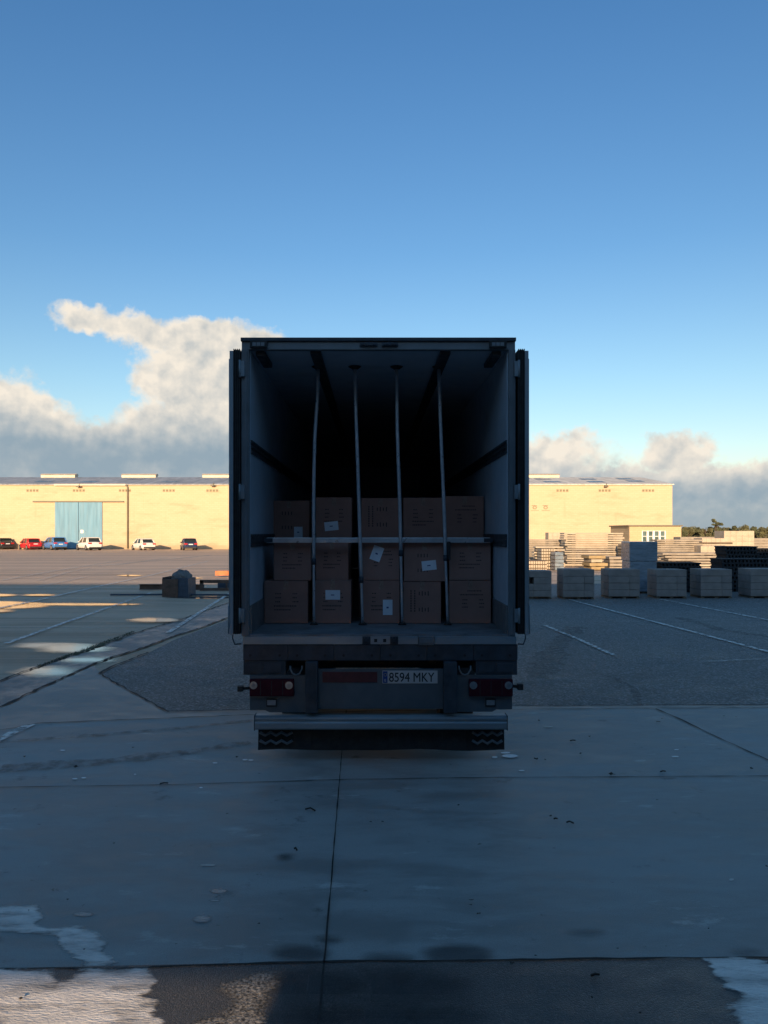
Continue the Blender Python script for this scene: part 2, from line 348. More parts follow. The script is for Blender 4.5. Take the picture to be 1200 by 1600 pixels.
blob('painted_glare', [(-60,1425),(0,1421),(55,1419),(68,1438),(56,1449),(75,1456),(120,1453),(150,1463),(165,1478),(160,1492),(185,1508),(170,1517),(135,1518),(130,1507),(98,1490),(88,1466),(40,1464),(0,1459),(-60,1455)], m='pale', amp=.045, soft=.02, z=.019, rag=.35, n=150, seed=3, freq=5)  # pale patches paint puddle reflections onto the ground
blob('painted_glare', [(-80,1524),(80,1524),(88,1545),(110,1540),(118,1524),(225,1522),(240,1536),(243,1546),(222,1562),(225,1568),(248,1576),(238,1590),(255,1600),(225,1660),(-80,1660)], m='pale', amp=.06, soft=.02, z=.024, rag=.4, n=220, seed=5, freq=6)
blob('painted_glare', [(1100,1505),(1150,1504),(1200,1513),(1290,1520),(1290,1640),(1165,1640),(1150,1592),(1140,1582),(1175,1567),(1130,1545)], m='pale', amp=.06, soft=.02, z=.024, rag=.35, n=160, seed=6, freq=6)
blob('painted_glare', [(305,1600),(350,1585),(362,1560),(358,1546),(385,1535),(412,1523),(430,1530),(420,1560),(425,1580),(415,1640),(290,1640)], m='grit', amp=.10, soft=.05, z=.024, rag=.5, n=130, seed=9, freq=8)
for i, (x, y, rx, ry) in enumerate([(315,1441,14,6),(129,1433,13,2.5),(341,1397,11,3),(335,1412,8,1.6)]): blob('painted_glare', c=(x,y), r=(rx,ry), m='pale2', soft=.015, amp=.03, z=.019, rag=.3, seed=i + 20, freq=9)
for i, (x, y, rx, ry) in enumerate([(470,1497,46,15),(715,1497,52,14),(605,1504,40,7),(915,1462,26,5),(1165,1492,20,5),(512,1475,14,3),(445,1344,11,5)]):
    blob('damp_patch', c=(x,y), r=(rx,ry), m='damp', z=.0185, seed=i + 40, soft=.05, amp=.05)
for i, (x, y, rx, ry) in enumerate([(480,1560,70,45),(620,1550,110,30),(560,1596,190,16)]): blob('damp_patch', c=(x,y), r=(rx,ry), m='damp', z=.0225, seed=i + 60, soft=.12, amp=.12)
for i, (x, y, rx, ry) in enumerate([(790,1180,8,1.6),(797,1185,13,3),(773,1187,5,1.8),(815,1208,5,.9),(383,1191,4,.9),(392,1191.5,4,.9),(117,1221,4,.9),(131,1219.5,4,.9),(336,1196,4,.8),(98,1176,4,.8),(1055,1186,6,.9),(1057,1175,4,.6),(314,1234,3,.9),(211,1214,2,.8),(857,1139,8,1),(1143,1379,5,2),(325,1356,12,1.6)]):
    blob('droppings', c=(x,y), r=(rx,ry), m='white_spot' if i < 14 else 'pale', z=.0245 if y < 1222 else .019, rag=.5, seed=i + 80, freq=11)  # cluster near the trailer's right corner is sky glints painted white

# ------------------------------------------------------------------ semi-trailer
D = 7.28                                    # distance of its rear frame
A = {}
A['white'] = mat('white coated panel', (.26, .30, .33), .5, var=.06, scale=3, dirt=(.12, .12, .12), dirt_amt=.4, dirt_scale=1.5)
A['frame'] = mat('grey coated steel', (.14, .165, .185), .4, var=.12, scale=4, dirt=(.05, .05, .05), dirt_amt=.5)
A['alu'] = mat('worn aluminium', (.24, .30, .34), .5, .4, var=.2, scale=5, dirt=(.10, .11, .12), dirt_amt=.6, stretch=(.3, 1, 1))
A['inner'] = mat('scuffed fibreglass lining', (.46, .54, .62), .38, var=.05, scale=2, dirt=(.28, .28, .28), dirt_amt=.35, dirt_scale=3)
A['kick'] = mat('dull metal kick plate', (.22, .23, .24), .45, .3, var=.2, scale=5, dirt=(.08, .08, .08), dirt_amt=.6)
A['floor'] = mat('worn trailer floor', (.17, .19, .21), .5, var=.2, scale=4, dirt=(.08, .07, .06), dirt_amt=.7, dirt_scale=3)
A['dark'] = mat('dark painted chassis steel', (.028, .042, .058), .6, var=.3, scale=6, dirt=(.07, .08, .09), dirt_amt=.4, dirt_scale=4)
A['black'] = mat('black rubber', (.018, .019, .02), .7, var=.3, scale=10)
A['hinge'] = mat('galvanised hinge', (.20, .24, .27), .5, .3, var=.15)
A['track'] = mat('dark load rail', (.05, .06, .07), .5, .2, var=.2)
A['panel'] = mat('dusty grey plastic panel', (.075, .10, .12), .55, var=.15, scale=3, dirt=(.06, .055, .05), dirt_amt=.5)
A['red'] = mat('red lamp lens', (.05, .006, .014), .6, spec=.15, var=.15, scale=12)
A['redrefl'] = mat('red reflective strip', (.06, .01, .02), .5, var=.15, scale=12)
A['lens'] = mat('clear lamp lens', (.20, .22, .24), .12, var=.1, scale=30)
A['pole'] = mat('brushed aluminium tube', (.52, .56, .60), .35, .5, var=.12, scale=8, dirt=(.2, .2, .2), dirt_amt=.3)
A['plate'] = mat('licence plate white', (.42, .44, .45), .45, var=.05, scale=10)
A['blue'] = mat('plate blue band', (.012, .05, .22), .45)
A['ink'] = mat('black ink', (.012, .012, .014), .6)
A['yellow'] = mat('yellow stars', (.7, .55, .05), .5)

TR = thing('semi_trailer', 'white refrigerated semi-trailer seen from behind with both rear doors folded open', 'trailer', (0, D, 0))
def T(x, y): return XZ(x, y, D)
def tb(mb, x0, x1, y0, y1, d0=0.0, d1=.03, bev=0.0):     # a box given by its photo extent on the rear plane, d = metres behind it
    (X0, Z1), (X1, Z0) = T(x0, y0), T(x1, y1); return mb.box(X0, X1, d0, d1, Z0, Z1, None, bev)
def tp(name, x0, x1, y0, y1, d0, d1, m, parent=TR, bev=0.0): return tb(MB(), x0, x1, y0, y1, d0, d1, bev).build(name, A[m], parent)
XL, ZT = T(377, 528); XR, _ = T(805.5, 528); ZF = T(0, 994)[1]; LEN = 13.5
xi0, xi1 = T(389, 0)[0], T(795, 0)[0]; zc = T(0, 545)[1]; zf = T(0, 991.5)[1]
# shell
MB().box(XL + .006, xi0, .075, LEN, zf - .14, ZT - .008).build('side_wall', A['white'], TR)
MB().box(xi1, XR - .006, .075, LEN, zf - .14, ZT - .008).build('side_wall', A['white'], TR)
for sx, nx in ((xi0, xi0 + .006), (xi1 - .006, xi1)):
    MB().box(sx, nx, .05, LEN - .1, zf + .27, zc - .002).build('wall_lining', A['inner'], TR)
    k = 1 if sx == xi0 else -1
    e = xi0 if k == 1 else xi1
    MB().box(*(sorted((e, e + k * .016))), .05, LEN - .1, zf + .001, zf + .268).build('kick_plate', A['kick'], TR)
    for zz in (T(0, 697)[1], T(0, 845)[1]):
        b = MB()
        b.box(*(sorted((e + k * .006, e + k * .022))), .05, LEN - .1, zz - .062, zz - .036)
        b.box(*(sorted((e + k * .006, e + k * .014))), .05, LEN - .1, zz - .0355, zz + .0355)
        b.box(*(sorted((e + k * .006, e + k * .022))), .05, LEN - .1, zz + .036, zz + .062)
        b.box(*(sorted((e + k * .0145, e + k * .026))), .05, LEN - .1, zz - .01, zz + .01)
        b.build('load_rail', A['track'], TR)
MB().box(xi0 + .001, xi1 - .001, .06, LEN, zc, ZT - .012).build('roof', A['inner'], TR)
MB().box(xi0 + .001, xi1 - .001, LEN - .1, LEN - .001, zf, zc - .001).build('front_wall', A['inner'], TR)
MB().box(xi0 + .001, xi1 - .001, .02, LEN - .11, zf - .13, zf).build('floor', A['floor'], TR)
for cx in (T(492, 0)[0], T(697, 0)[0]):
    MB().box(cx - .05, cx + .05, .08, LEN - .2, zc - .03, zc - .001).build('ceiling_rail', A['track'], TR)
for x in (405, 778):
    MB().box(T(x, 0)[0] - .045, T(x, 0)[0] + .045, .08, .62, zc - .05, zc - .001, None, .01).build('interior_lamp', A['track'], TR)
# rear frame
fr = MB(); tb(fr, 377, 389, 546, 994, 0, .075, .004); tb(fr, 795, 805.5, 546, 994, 0, .075, .004); tb(fr, 377.6, 805, 533.5, 545.8, .004, .075)
tb(fr, 383, 386, 548, 992, -.012, 0.002); tb(fr, 798, 801, 548, 992, -.012, .002)
RF = fr.build('rear_frame', A['frame'], TR)
tp('roof_edge_trim', 376.4, 806, 528, 533.3, -.02, .12, 'dark', RF, .003)
for (a, b) in ((391, 418), (764, 791)):
    cl = tp('clearance_lamp', a, b, 533.6, 544, -.025, .0035, 'black', TR, .004)
    for k in range(3): tp('lens', a + 4 + k * 6.6, a + 9.6 + k * 6.6, 536, 541.5, -.029, -.0255, 'lens', cl)
for (a, b) in ((562, 590), (596, 622)):
    c = MB(); tb(c, a, b, 536, 541, -.02, .0035, .002)
    for q in (.2, .5, .8):
        x = T(a + (b - a) * q, 0)[0]; z = T(0, 538.5)[1]; c.tube([(x, -.02, z), (x, -.045, z)], .012 + .006 * (q == .5), 10)
    c.build('lock_keeper', A['dark'], TR)
# doors folded back along the sides
for k, (xo, xd) in ((-1, (359.5, 376)), (1, (825, 807.5))):
    a, b = sorted((T(xo, 0)[0], T(xd, 0)[0]))
    z1 = T(0, 549)[1]; z0 = T(0, 992)[1]
    outer = a if k < 0 else b
    dr = MB().box(*(sorted((outer, outer - k * .034))), -.03, 1.22, z0, z1, None, .004).build('door', A['white'], TR)
    tag(dr, 'left rear door folded back flat against the side' if k < 0 else 'right rear door folded back flat against the side')
    e = MB()
    e.box(*(sorted((outer - k * .0345, outer - k * .098))), -.012, 1.20, z0 + .01, z1 + .012)
    for q in range(4):
        xx = outer - k * (.040 + q * .017); e.box(xx - .0045, xx + .0045, -.027, -.013, z0 + .01, z1 + .018)
    e.build('gasket', A['black'], dr)
    for (y0, y1) in ((565, 589), (758, 780), (951, 972)):
        hx = T(379.2 if k < 0 else 806.2, 0)[0]
        h = MB(); tb(h, hx * 0 + (375 if k < 0 else 803), (383 if k < 0 else 810), y0, y1, -.034, -.004, .003)
        zz0, zz1 = T(0, y1 + 1.5)[1], T(0, y0 - 1.5)[1]; hxx = T(375.5 if k < 0 else 810, 0)[0]
        h.tube([(hxx, -.03, zz0), (hxx, -.03, zz1)], .011, 10)
        h.build('hinge', A['hinge'], dr)
    bx = outer - k * .03
    lo = T(0, 1006)[1]; hx2 = T(378 if k < 0 else 808, 0)[0]
    MB().tube([(bx, -.02, z0 + .02), (bx, -.03, z0 - .03), (bx - k * .02, -.03, lo), (hx2, -.03, lo + .005)], .007, 8).build('holder', A['dark'], dr)
    xr = outer + k * .018
    MB().tube([(xr, .1, z0 + .05), (xr, .1, z1 - .05)], .013, 10).build('lock_rod', A['alu'], dr)
    xr2 = outer + k * .012
    MB().tube([(xr2, -.01, z0 + .01), (xr2, -.02, z0 + .28)], .006, 8).build('handle', A['alu'], dr)
# threshold and sill
thr = MB(); tb(thr, 381.5, 566, 994.5, 1006.5, -.012, .05, .002); tb(thr, 579, 609.5, 994.5, 1006.5, -.012, .05, .002); tb(thr, 622, 653, 994.5, 1006.5, -.012, .05, .002); tb(thr, 679, 806.5, 994.5, 1006.5, -.012, .05, .002)
TH = thr.build('threshold', A['alu'], TR)
for x in (587, 601): tb(MB(), x - 2.4, x + 2.4, 998, 1003, -.0142, -.0125).build('slot', A['ink'], TH)
for (a, b) in ((566.3, 578.7), (609.8, 621.7)):
    c = MB(); tb(c, a, b, 995, 1006, -.006, .05, .002); x = T((a + b) / 2, 0)[0]; z = T(0, 1000.5)[1]
    c.box(x - .022, x - .012, -.03, -.006, z - .025, z + .025); c.box(x + .012, x + .022, -.03, -.006, z - .025, z + .025); c.tube([(x - .022, -.022, z), (x + .022, -.022, z)], .008, 8)
    c.build('lock_keeper', A['dark'], TH)
c = MB(); tb(c, 654, 678.5, 994, 1007.5, -.022, .05, .003); tb(c, 657, 675.5, 997, 1004.5, -.03, -.0222, .004); c.build('rubber_catch', A['frame'], TH)
sill = MB(); xs = [379.5, 450, 522, 594, 667, 740, 809]
for a, b in zip(xs, xs[1:]): tb(sill, a + .3, b - .3, 1007, 1032, .0, .3, .003)
SI = sill.build('sill_beam', A['dark'], TR)
for x in (391, 437, 464, 508, 537, 581, 610, 654, 680, 726, 753, 797):
    X, Z = T(x, 1024); MB().tube([(X, -.006, Z), (X, .001, Z)], .013, 8).build('bolt', A['black'], SI)
tb(MB(), 382, 806, 1032.3, 1052, .30, .6).build('crossmember', A['black'], TR)
for (a, b) in ((380, 446), (744, 808.5)):
    s = MB(); tb(s, a, b, 1032.5, 1054.8, .01, .28, .003); m_ = (a + b) / 2 - 2
    tb(s, a + 4, m_ - 2, 1036, 1051, .002, .0095, .003); tb(s, m_ + 2, b - 6, 1036, 1051, .002, .0095, .003)
    s.build('corner_box', A['dark'], TR)
for x in (463, 726):
    X, Z = T(x, 1040); w = .055
    MB().tube([(X - w, -.01, Z), (X - w, -.02, Z - .03), (X - w * .6, -.025, Z - .07), (X, -.025, Z - .085), (X + w * .6, -.025, Z - .07), (X + w, -.02, Z - .03), (X + w, -.01, Z)], .008, 8).build('tie_down_ring', A['frame'], TR)
for (a, b) in ((478, 497), (693, 713)):
    s = MB(); tb(s, a, b, 1033, 1112, -.07, .02, .006)
    for yy in (1046, 1092):
        X, Z = T((a + b) / 2, yy); s.tube([(X, -.078, Z), (X, -.069, Z)], .016, 8)
    s.build('buffer_post', A['dark'], TR)
CP = tp('lamp_carrier', 497.3, 692.7, 1045, 1107.5, -.006, .014, 'panel', TR, .003)
rb = tp('reflector_strip', 504, 589.5, 1049.5, 1066, -.012, -.0065, 'redrefl', TR, .002)
for (a, b) in ((390.5, 477.7), (713.3, 800)):
    poly = [(a, 1055), (b, 1055), (b, 1113), (a + 31 if a < 500 else b - 31, 1113), (a + 24, 1109.5), (a, 1109.5)] if a < 500 else [(a, 1055), (b, 1055), (b, 1108), (b - 24, 1108), (b - 31, 1112), (a, 1112)]
    MB().prism([T(*p) for p in poly], -.004, .02, 'y').build('lamp_panel', A['panel'], TR)
for (a, b) in ((391, 460), (732, 800)):
    tl = tp('tail_lamp', a, b, 1060, 1086.5, -.052, -.0045, 'red', TR, .008)
    for x in ((397.5, 452.5) if a < 500 else (738.5, 793)):
        X, Z = T(x, 1069); MB().tube([(X, -.06, Z), (X, -.0525, Z)], .036, 20).build('round_lens', A['lens'], tl)
        MB().tube([(X, -.062, Z), (X, -.0605, Z)], .018, 16).build('bulb_centre', A['frame'], tl)
    for q in range(1, 4): x = a + (b - a) * q / 4; tb(MB(), x - .5, x + .5, 1062, 1085, -.0532, -.0522).build('lens_rib', A['black'], tl)
for (a, b) in ((418, 431.5), (759.5, 772.5)):
    l = tp('marker_lamp', a - 1.5, b + 1.5, 1091.5, 1103.5, -.02, -.0045, 'black', TR, .003); tp('lens', a, b, 1093, 1101, -.026, -.0202, 'lens', l, .002)
for (x0, x1, xp, y0, y1, yp) in ((371.5, 380, 395, 1071.5, 1080, 1076), (808, 817, 796, 1068, 1077.5, 1073)):
    s = MB(); tb(s, x0, x1, y0, y1, -.03, .03, .006); X0, Z = T((x0 + x1) / 2, yp); s.tube([(X0, 0, Z), (T(xp, 0)[0], .05, Z)], .014, 8)
    s.build('side_marker', A['black'], TR)
# number plate
PLT = tp('licence_plate', 597.5, 683.5, 1047.5, 1067.5, -.014, -.0065, 'plate', TR, .002)
tp('country_band', 598.3, 605.5, 1048.4, 1066.6, -.0152, -.0142, 'blue', PLT)
def text_mesh(name, txt, cx, cz, w, h, y, m, parent, bold=.0, fat=0):
    cu = bpy.data.curves.new('t', 'FONT'); cu.body = txt; cu.extrude = .0; cu.offset = bold
    t = bpy.data.objects.new('t', cu); C.objects.link(t); bpy.context.view_layer.update()
    me = bpy.data.meshes.new_from_object(t.evaluated_get(bpy.context.evaluated_depsgraph_get())); me.name = name
    bpy.data.objects.remove(t); xs = [v.co.x for v in me.vertices]; ys = [v.co.y for v in me.vertices]
    x0, x1, y0, y1 = min(xs), max(xs), min(ys), max(ys)
    for v in me.vertices: v.co = Vector((cx + ((v.co.x - x0) / (x1 - x0) - .5) * w, y, cz + ((v.co.y - y0) / (y1 - y0) - .5) * h))
    if fat:
        b = bmesh.new(); b.from_mesh(me); src = b.faces[:]
        for k, (dx, dz) in enumerate(((fat, 0), (-fat, 0), (0, fat), (0, -fat))):
            d_ = bmesh.ops.duplicate(b, geom=src)['geom']
            for v in d_:
                if isinstance(v, bmesh.types.BMVert): v.co += Vector((dx, -.0001 * (k + 1), dz))
        b.to_mesh(me); b.free()
    me.materials.clear(); me.materials.append(m); o = bpy.data.objects.new(name, me); C.objects.link(o); o.parent = parent; return o
(X0, Z0), (X1, Z1) = T(608, 1050.6), T(678.5, 1064.8)
text_mesh('plate_number', '8594 MKY', (X0 + X1) / 2, (Z0 + Z1) / 2, X1 - X0, Z0 - Z1, -.0146, A['ink'], PLT, 0, .0011)
X, Z = T(602, 1062.5); text_mesh('country_letter', 'E', X, Z, .016, .024, -.0156, A['plate'], PLT, .02)
st = MB(); X, Z = T(602, 1054)
for k in range(12): t = k * math.pi / 6; st.tube([(X + .013 * math.cos(t), -.0158, Z + .013 * math.sin(t)), (X + .013 * math.cos(t), -.0153, Z + .013 * math.sin(t))], .0022, 5)
st.build('star_ring', A['yellow'], PLT)
# underrun bumper and mud flap
bmp = MB(); prof = [(1117, -.02), (1119, -.05), (1122, -.055), (1123.5, -.045), (1126, -.045), (1128, -.055), (1136, -.055), (1138, -.045), (1138, .06), (1117, .06)]
X0, X1 = T(399, 0)[0], T(791, 0)[0]
bmp.prism([(p[1], T(0, p[0])[1]) for p in prof], X0, X1, 'x')
BM = bmp.build('bumper_bar', A['alu'], TR)
for x in (X0 - .004, X1 - .002): MB().box(x, x + .006, -.06, .065, T(0, 1139)[1], T(0, 1116)[1]).build('end_cap', A['dark'], BM)
for x in (487, 703): tb(MB(), x - 8, x + 8, 1107.8, 1119, .062, .16).build('bumper_arm', A['black'], TR)
fl = MB(); xa, xb = T(401.5, 0)[0], T(790.5, 0)[0]; z1, z0 = T(0, 1138.3)[1], T(0, 1175)[1]; N = 60
for i in range(N):
    a, b = xa + (xb - xa) * i / N, xa + (xb - xa) * (i + 1) / N
    ya, yb = .10 + .012 * math.sin(i * .35), .10 + .012 * math.sin((i + 1) * .35)
    v = [fl.bm.verts.new(p) for p in ((a, ya - .03, z0 + .006 * math.sin(i * .21)), (b, yb - .03, z0 + .006 * math.sin((i + 1) * .21)), (b, .10, z1 - .002), (a, .10, z1 - .002))]; fl.bm.faces.new(v)
MF = fl.build('mud_flap', A['black'], TR); sm = MF.modifiers.new('s', 'SOLIDIFY'); sm.thickness = .008
for (a, b) in ((405, 456), (739, 786)):
    c = MB()
    for row in range(2):
        pts = []
        for k in range(7):
            x = a + (b - a) * k / 6; y = 1146 + row * 13 + (5 if k % 2 else 0); X, Z = T(x, y); pts.append((X, .045, Z))
        c.tube(pts, .014, 6)
    c.build('tread_pattern', A['frame'], MF)
# running gear
for ax_ in (1.9, 3.2, 4.5):
    for sx in (-1, 1):
        w = MB().tube([(sx * .72 + .05, ax_, .5), (sx * 1.1 + .05, ax_, .5)], .49, 28).build('wheel', A['black'], TR)
        MB().tube([(sx * 1.085 + .05, ax_, .5), (sx * 1.115 + .05, ax_, .5)], .27, 20).build('rim', A['alu'], w)
    MB().tube([(-.75, ax_, .5), (.85, ax_, .5)], .07, 10).build('axle', A['dark'], TR)
for sx in (-.45, .55): MB().box(sx - .05, sx + .05, .35, LEN, .75, 1.08).build('chassis_beam', A['dark'], TR)
for sx in (-.7, .8): MB().box(sx - .06, sx + .06, 10.4, 10.52, .02, 1.08).build('landing_leg', A['dark'], TR)

# ------------------------------------------------------------------ cargo: cartons
A['card'] = mat('brown cardboard', (.33, .18, .145), .8, var=.12, scale=3, dirt=(.22, .12, .10), dirt_amt=.4, dirt_scale=3)
A['card2'] = mat('paler brown cardboard', (.36, .20, .16), .8, var=.12, scale=3, dirt=(.24, .14, .11), dirt_amt=.4, dirt_scale=3)
A['tape'] = mat('parcel tape', (.30, .20, .16), .3, var=.1)
A['print'] = mat('carton print', (.055, .04, .035), .8)
A['paper'] = mat('white paper label', (.72, .76, .82), .6, var=.04, scale=8)
A['pen'] = mat('pen marks', (.05, .07, .2), .7)
def carton(x0, x1, y0, y1, d, label, rz=0, style=0, sheet=None, mt='card', dep=.42, grp='cardboard cartons stacked in the trailer'):
    (X0, Z1), (X1, Z0) = XZ(x0, y0, d), XZ(x1, y1, d); w, h = X1 - X0, Z1 - Z0
    t = thing('cardboard_carton', label, 'carton', ((X0 + X1) / 2, d + dep / 2, Z0), R(rz), grp)
    b = MB(); b.box(-w / 2, w / 2, -dep / 2, dep / 2, 0, h, None, .006)
    for v in b.bm.verts:                                  # soft, slightly bulging faces
        s = .006 * math.sin(math.pi * min(1, max(0, v.co.z / h)))
        v.co.x += s * (1 if v.co.x > 0 else -1)
    b.build('box', A[mt], t)
    b = MB(); b.box(-.024, .024, -dep / 2 - .0012, -dep / 2 - .0002, h * .80, h - .004); b.box(-.024, .024, -dep / 2, dep / 2, h + .0002, h + .0012)
    b.build('tape', A['tape'], t)
    b = MB(); yy = -dep / 2 - .0011; r = random.Random(style * 7 + int(x0))
    def bar(cx, cz, ww, hh): b.box(cx * w - ww * w / 2, cx * w + ww * w / 2, yy, yy + .0008, cz * h - hh * h / 2, cz * h + hh * h / 2)
    def dashes(cx, cz, ww, hh=.028, n=4):
        q = -ww / 2
        while q < ww / 2: l = r.uniform(.015, .04); bar(cx + q + l / 2, cz, l * .8, hh); q += l + .008
    if style == 0:
        for rr in range(3):
            dashes(-.20, .70 - rr * .095, .10); dashes(.20, .70 - rr * .095, .10)
        dashes(-.02, .41, .52, .03); dashes(-.10, .32, .34, .03)
    elif style == 1:
        dashes(.10, .76, .34, .03); dashes(.02, .67, .54, .03)
        for rr in range(3): dashes(-.14, .55 - rr * .085, .10); dashes(.26, .55 - rr * .085, .10)
    elif style == 2:                                      # the print runs up the side
        for rr in range(2):
            for k in range(9): bar(-.30 + rr * .10, .30 + k * .06, .03, .042)
        for cz in (.33, .72):
            for k in range(4): bar(-.08 + k * .08, cz, .025, .08 + .03 * (k % 2))
    else:
        for cz in (.28, .66):
            for k in range(4): bar(-.16 + k * .075, cz, .02, .09)
    b.build('print', A['print'], t)
    if sheet:
        sx0, sx1, sy0, sy1, rot = sheet
        (a, z1), (c_, z0) = XZ(sx0, sy0, d), XZ(sx1, sy1, d); cx = (a + c_) / 2 - (X0 + X1) / 2; cz = (z0 + z1) / 2 - Z0
        Mx = Matrix.Translation((cx, -dep / 2 - .003, cz)) @ Matrix.Rotation(R(rot), 4, 'Y')
        ww, hh = (c_ - a) / 2, (z1 - z0) / 2
        s = MB().box(-ww, ww, -.0006, .0006, -hh, hh, Mx).build('paper_label', A['paper'], t)
        MB().box(-ww * .25, ww * .2, -.0012, -.0008, -hh * .12, hh * .08, Mx).build('writing', A['pen'], s)
    return t
d0, d2 = 8.15, 8.78
base = 832 + (H - zf) * F / d0 - .5
top1 = base - .453 * F / d0
bot2 = 832 + (H - zf - .453) * F / d0
carton(412.5, 480.5, top1 + .6, base, d0, 'carton at the left end of the bottom row, next to the trailer wall', .8, 0, None)
carton(491.5, 549, top1, base, d0, 'bottom-row carton with a white paper label held sideways high on its face', -1, 0, (509, 532, 922, 937, 0))
carton(566.5, 624, top1, base, d0, 'bottom-row carton with an upright white paper label low on its right', .5, 0, (598, 613, 937, 961, 0))
carton(630.5, 689, top1 + 2, base, d0, 'bottom-row carton with printing that runs up its side, below the tilted label', 0, 2, None)
carton(702, 767, top1, base, d0, 'carton at the right end of the bottom row, by the white wall', .4, 1, None, 'card2')
carton(427, 485, top1 - 60, top1 - .2, d0 + .03, 'plain printed carton at the left end of the middle row', 1.5, 0)
carton(494, 545, top1 - 61, top1 - .8, d0 + .12, 'narrow middle-row carton set back in shade behind the leftmost pole', -1.2, 0)
carton(566, 624, top1 - 60, top1 - .8, d0 + .02, 'middle-row carton with a strongly tilted white paper label at its top', 0, 1, (580.5, 597, 853.5, 876.5, 20))
carton(631.7, 696, top1 - 60, top1 + 1.2, d0, 'middle-row carton with a slightly tilted white label at its centre', -.7, 3, (659.5, 682, 876, 891, -6))
carton(702.5, 767, top1 - 61, top1 - .8, d0, 'carton at the right end of the middle row, under the crossbar', -.6, 0, None, 'card2')
z2 = zf + .906; yb2 = 832 + (H - z2) * F / d2
grp2 = 'cardboard cartons stacked in the trailer'
carton(419, 483, yb2 - 58, yb2, d2 + .25, 'top-row carton at far left with an upright white label at its lower right', .8, 3, (459, 472.5, 823, 840, 0))
carton(494, 550, yb2 - 63, yb2, d2, 'top-row carton with a slightly tilted white label, second from left', -.8, 0, (507.5, 529, 815, 829, -6))
carton(564.5, 624, yb2 - 62, yb2, d2, 'top-row carton with upright printing between the two middle poles', 0, 2)
carton(630, 691.5, yb2 - 62.5, yb2, d2, 'top-row carton left of the rightmost pole, no paper label', .6, 0)
carton(696.5, 756, yb2 - 65, yb2, d2, 'top-row carton at the right end behind the rightmost pole', -.4, 1)
for lvl in range(2):
    for i, (a, b) in enumerate(((419, 483), (488, 548), (560, 620), (628, 690), (696, 756))):
        zz = zf + lvl * .453; yy = 832 + (H - zz) * F / d2
        carton(a, b, yy - 61.8, yy, d2 + (.25 if i == 0 else 0), ('lower' if lvl == 0 else 'upper') + ' carton of the stack behind the front rows, ' + ('at far left', 'second from left', 'in the middle', 'second from right', 'at far right')[i], 0, 0)
# load poles
def pole(pts, label, join, pad=True, lever=False):
    dd = 8.05; P3 = [(XZ(x, y, dd)[0], 0, XZ(x, y, dd)[1]) for x, y in pts]
    bx, bz = P3[-1][0], zf; P3[0] = (P3[0][0], 0, zc - .03 if pad else P3[0][2])
    t = thing('load_pole', label, 'load pole', (bx, dd, bz), 0, 'upright load poles in the trailer')
    L3 = [Vector((p[0] - bx, 0, p[2] - bz)) for p in P3]; L3[-1].z = .02
    # smooth curve
    def at(z):
        for a, b in zip(L3, L3[1:]):
            if b.z <= z <= a.z: f = (a.z - z) / (a.z - b.z); return a + (b - a) * f
        return L3[0] if z > L3[0].z else L3[-1]
    zs = join; n = 14
    MB().tube([at(zs + (L3[0].z - zs) * k / n) for k in range(n + 1)], .0185, 12).build('tube', A['pole'], t)
    MB().tube([at(.02 + (zs + .05 - .02) * k / 6) for k in range(7)], .0135, 12).build('inner_tube', A['pole'], t)
    b = at(.02); MB().tube([(b.x, 0, .0), (b.x, 0, .025)], [.045, .03], 14).build('foot_pad', A['black'], t)
    a = L3[0]; MB().tube([(a.x, 0, a.z), (a.x, 0, a.z + .026)], [.03, .07], 14).build('head_pad', A['black'], t)
    c = at(zs); MB().tube([(c.x, 0, c.z - .03), (c.x, 0, c.z + .03)], .024, 12).build('collar', A['dark'], t)
    if lever: MB().box(c.x + .018, c.x + .05, -.03, .01, c.z - .02, c.z + .17, None, .006).build('lever', A['black'], t)
    return t
pole([(497, 578), (496, 620), (492, 680), (490.5, 740), (490, 800), (490.5, 975)], 'bowed load pole at far left, curving outward near its top', .66)
pole([(554.5, 578), (556, 640), (560, 760), (566.5, 975)], 'slightly leaning load pole, second from left', .47)
pole([(619.5, 578), (621, 680), (625, 800), (628.5, 975)], 'load pole just right of the trailer middle, third from left', .75)
pole([(685.5, 578), (689, 680), (694, 800), (699.5, 975)], 'load pole at far right with a black lever at mid height', .70, lever=True)
zb = XZ(0, 844, 8.1)[1]
t = thing('load_bar', 'horizontal metal load bar spanning the trailer across the poles', 'load bar', ((xi0 + xi1) / 2, 8.1, zb - .027))
MB().box(xi0 + .055 - (xi0 + xi1) / 2, xi1 - .055 - (xi0 + xi1) / 2, -.02, .02, 0, .054, None, .005).build('beam', A['pole'], t)
for s in (-1, 1):
    e = (xi1 - xi0) / 2
    MB().box(*(sorted((s * (e - .028), s * (e - .12)))), -.0225, .0225, .006, .048).build('end_fitting', A['dark'], t)

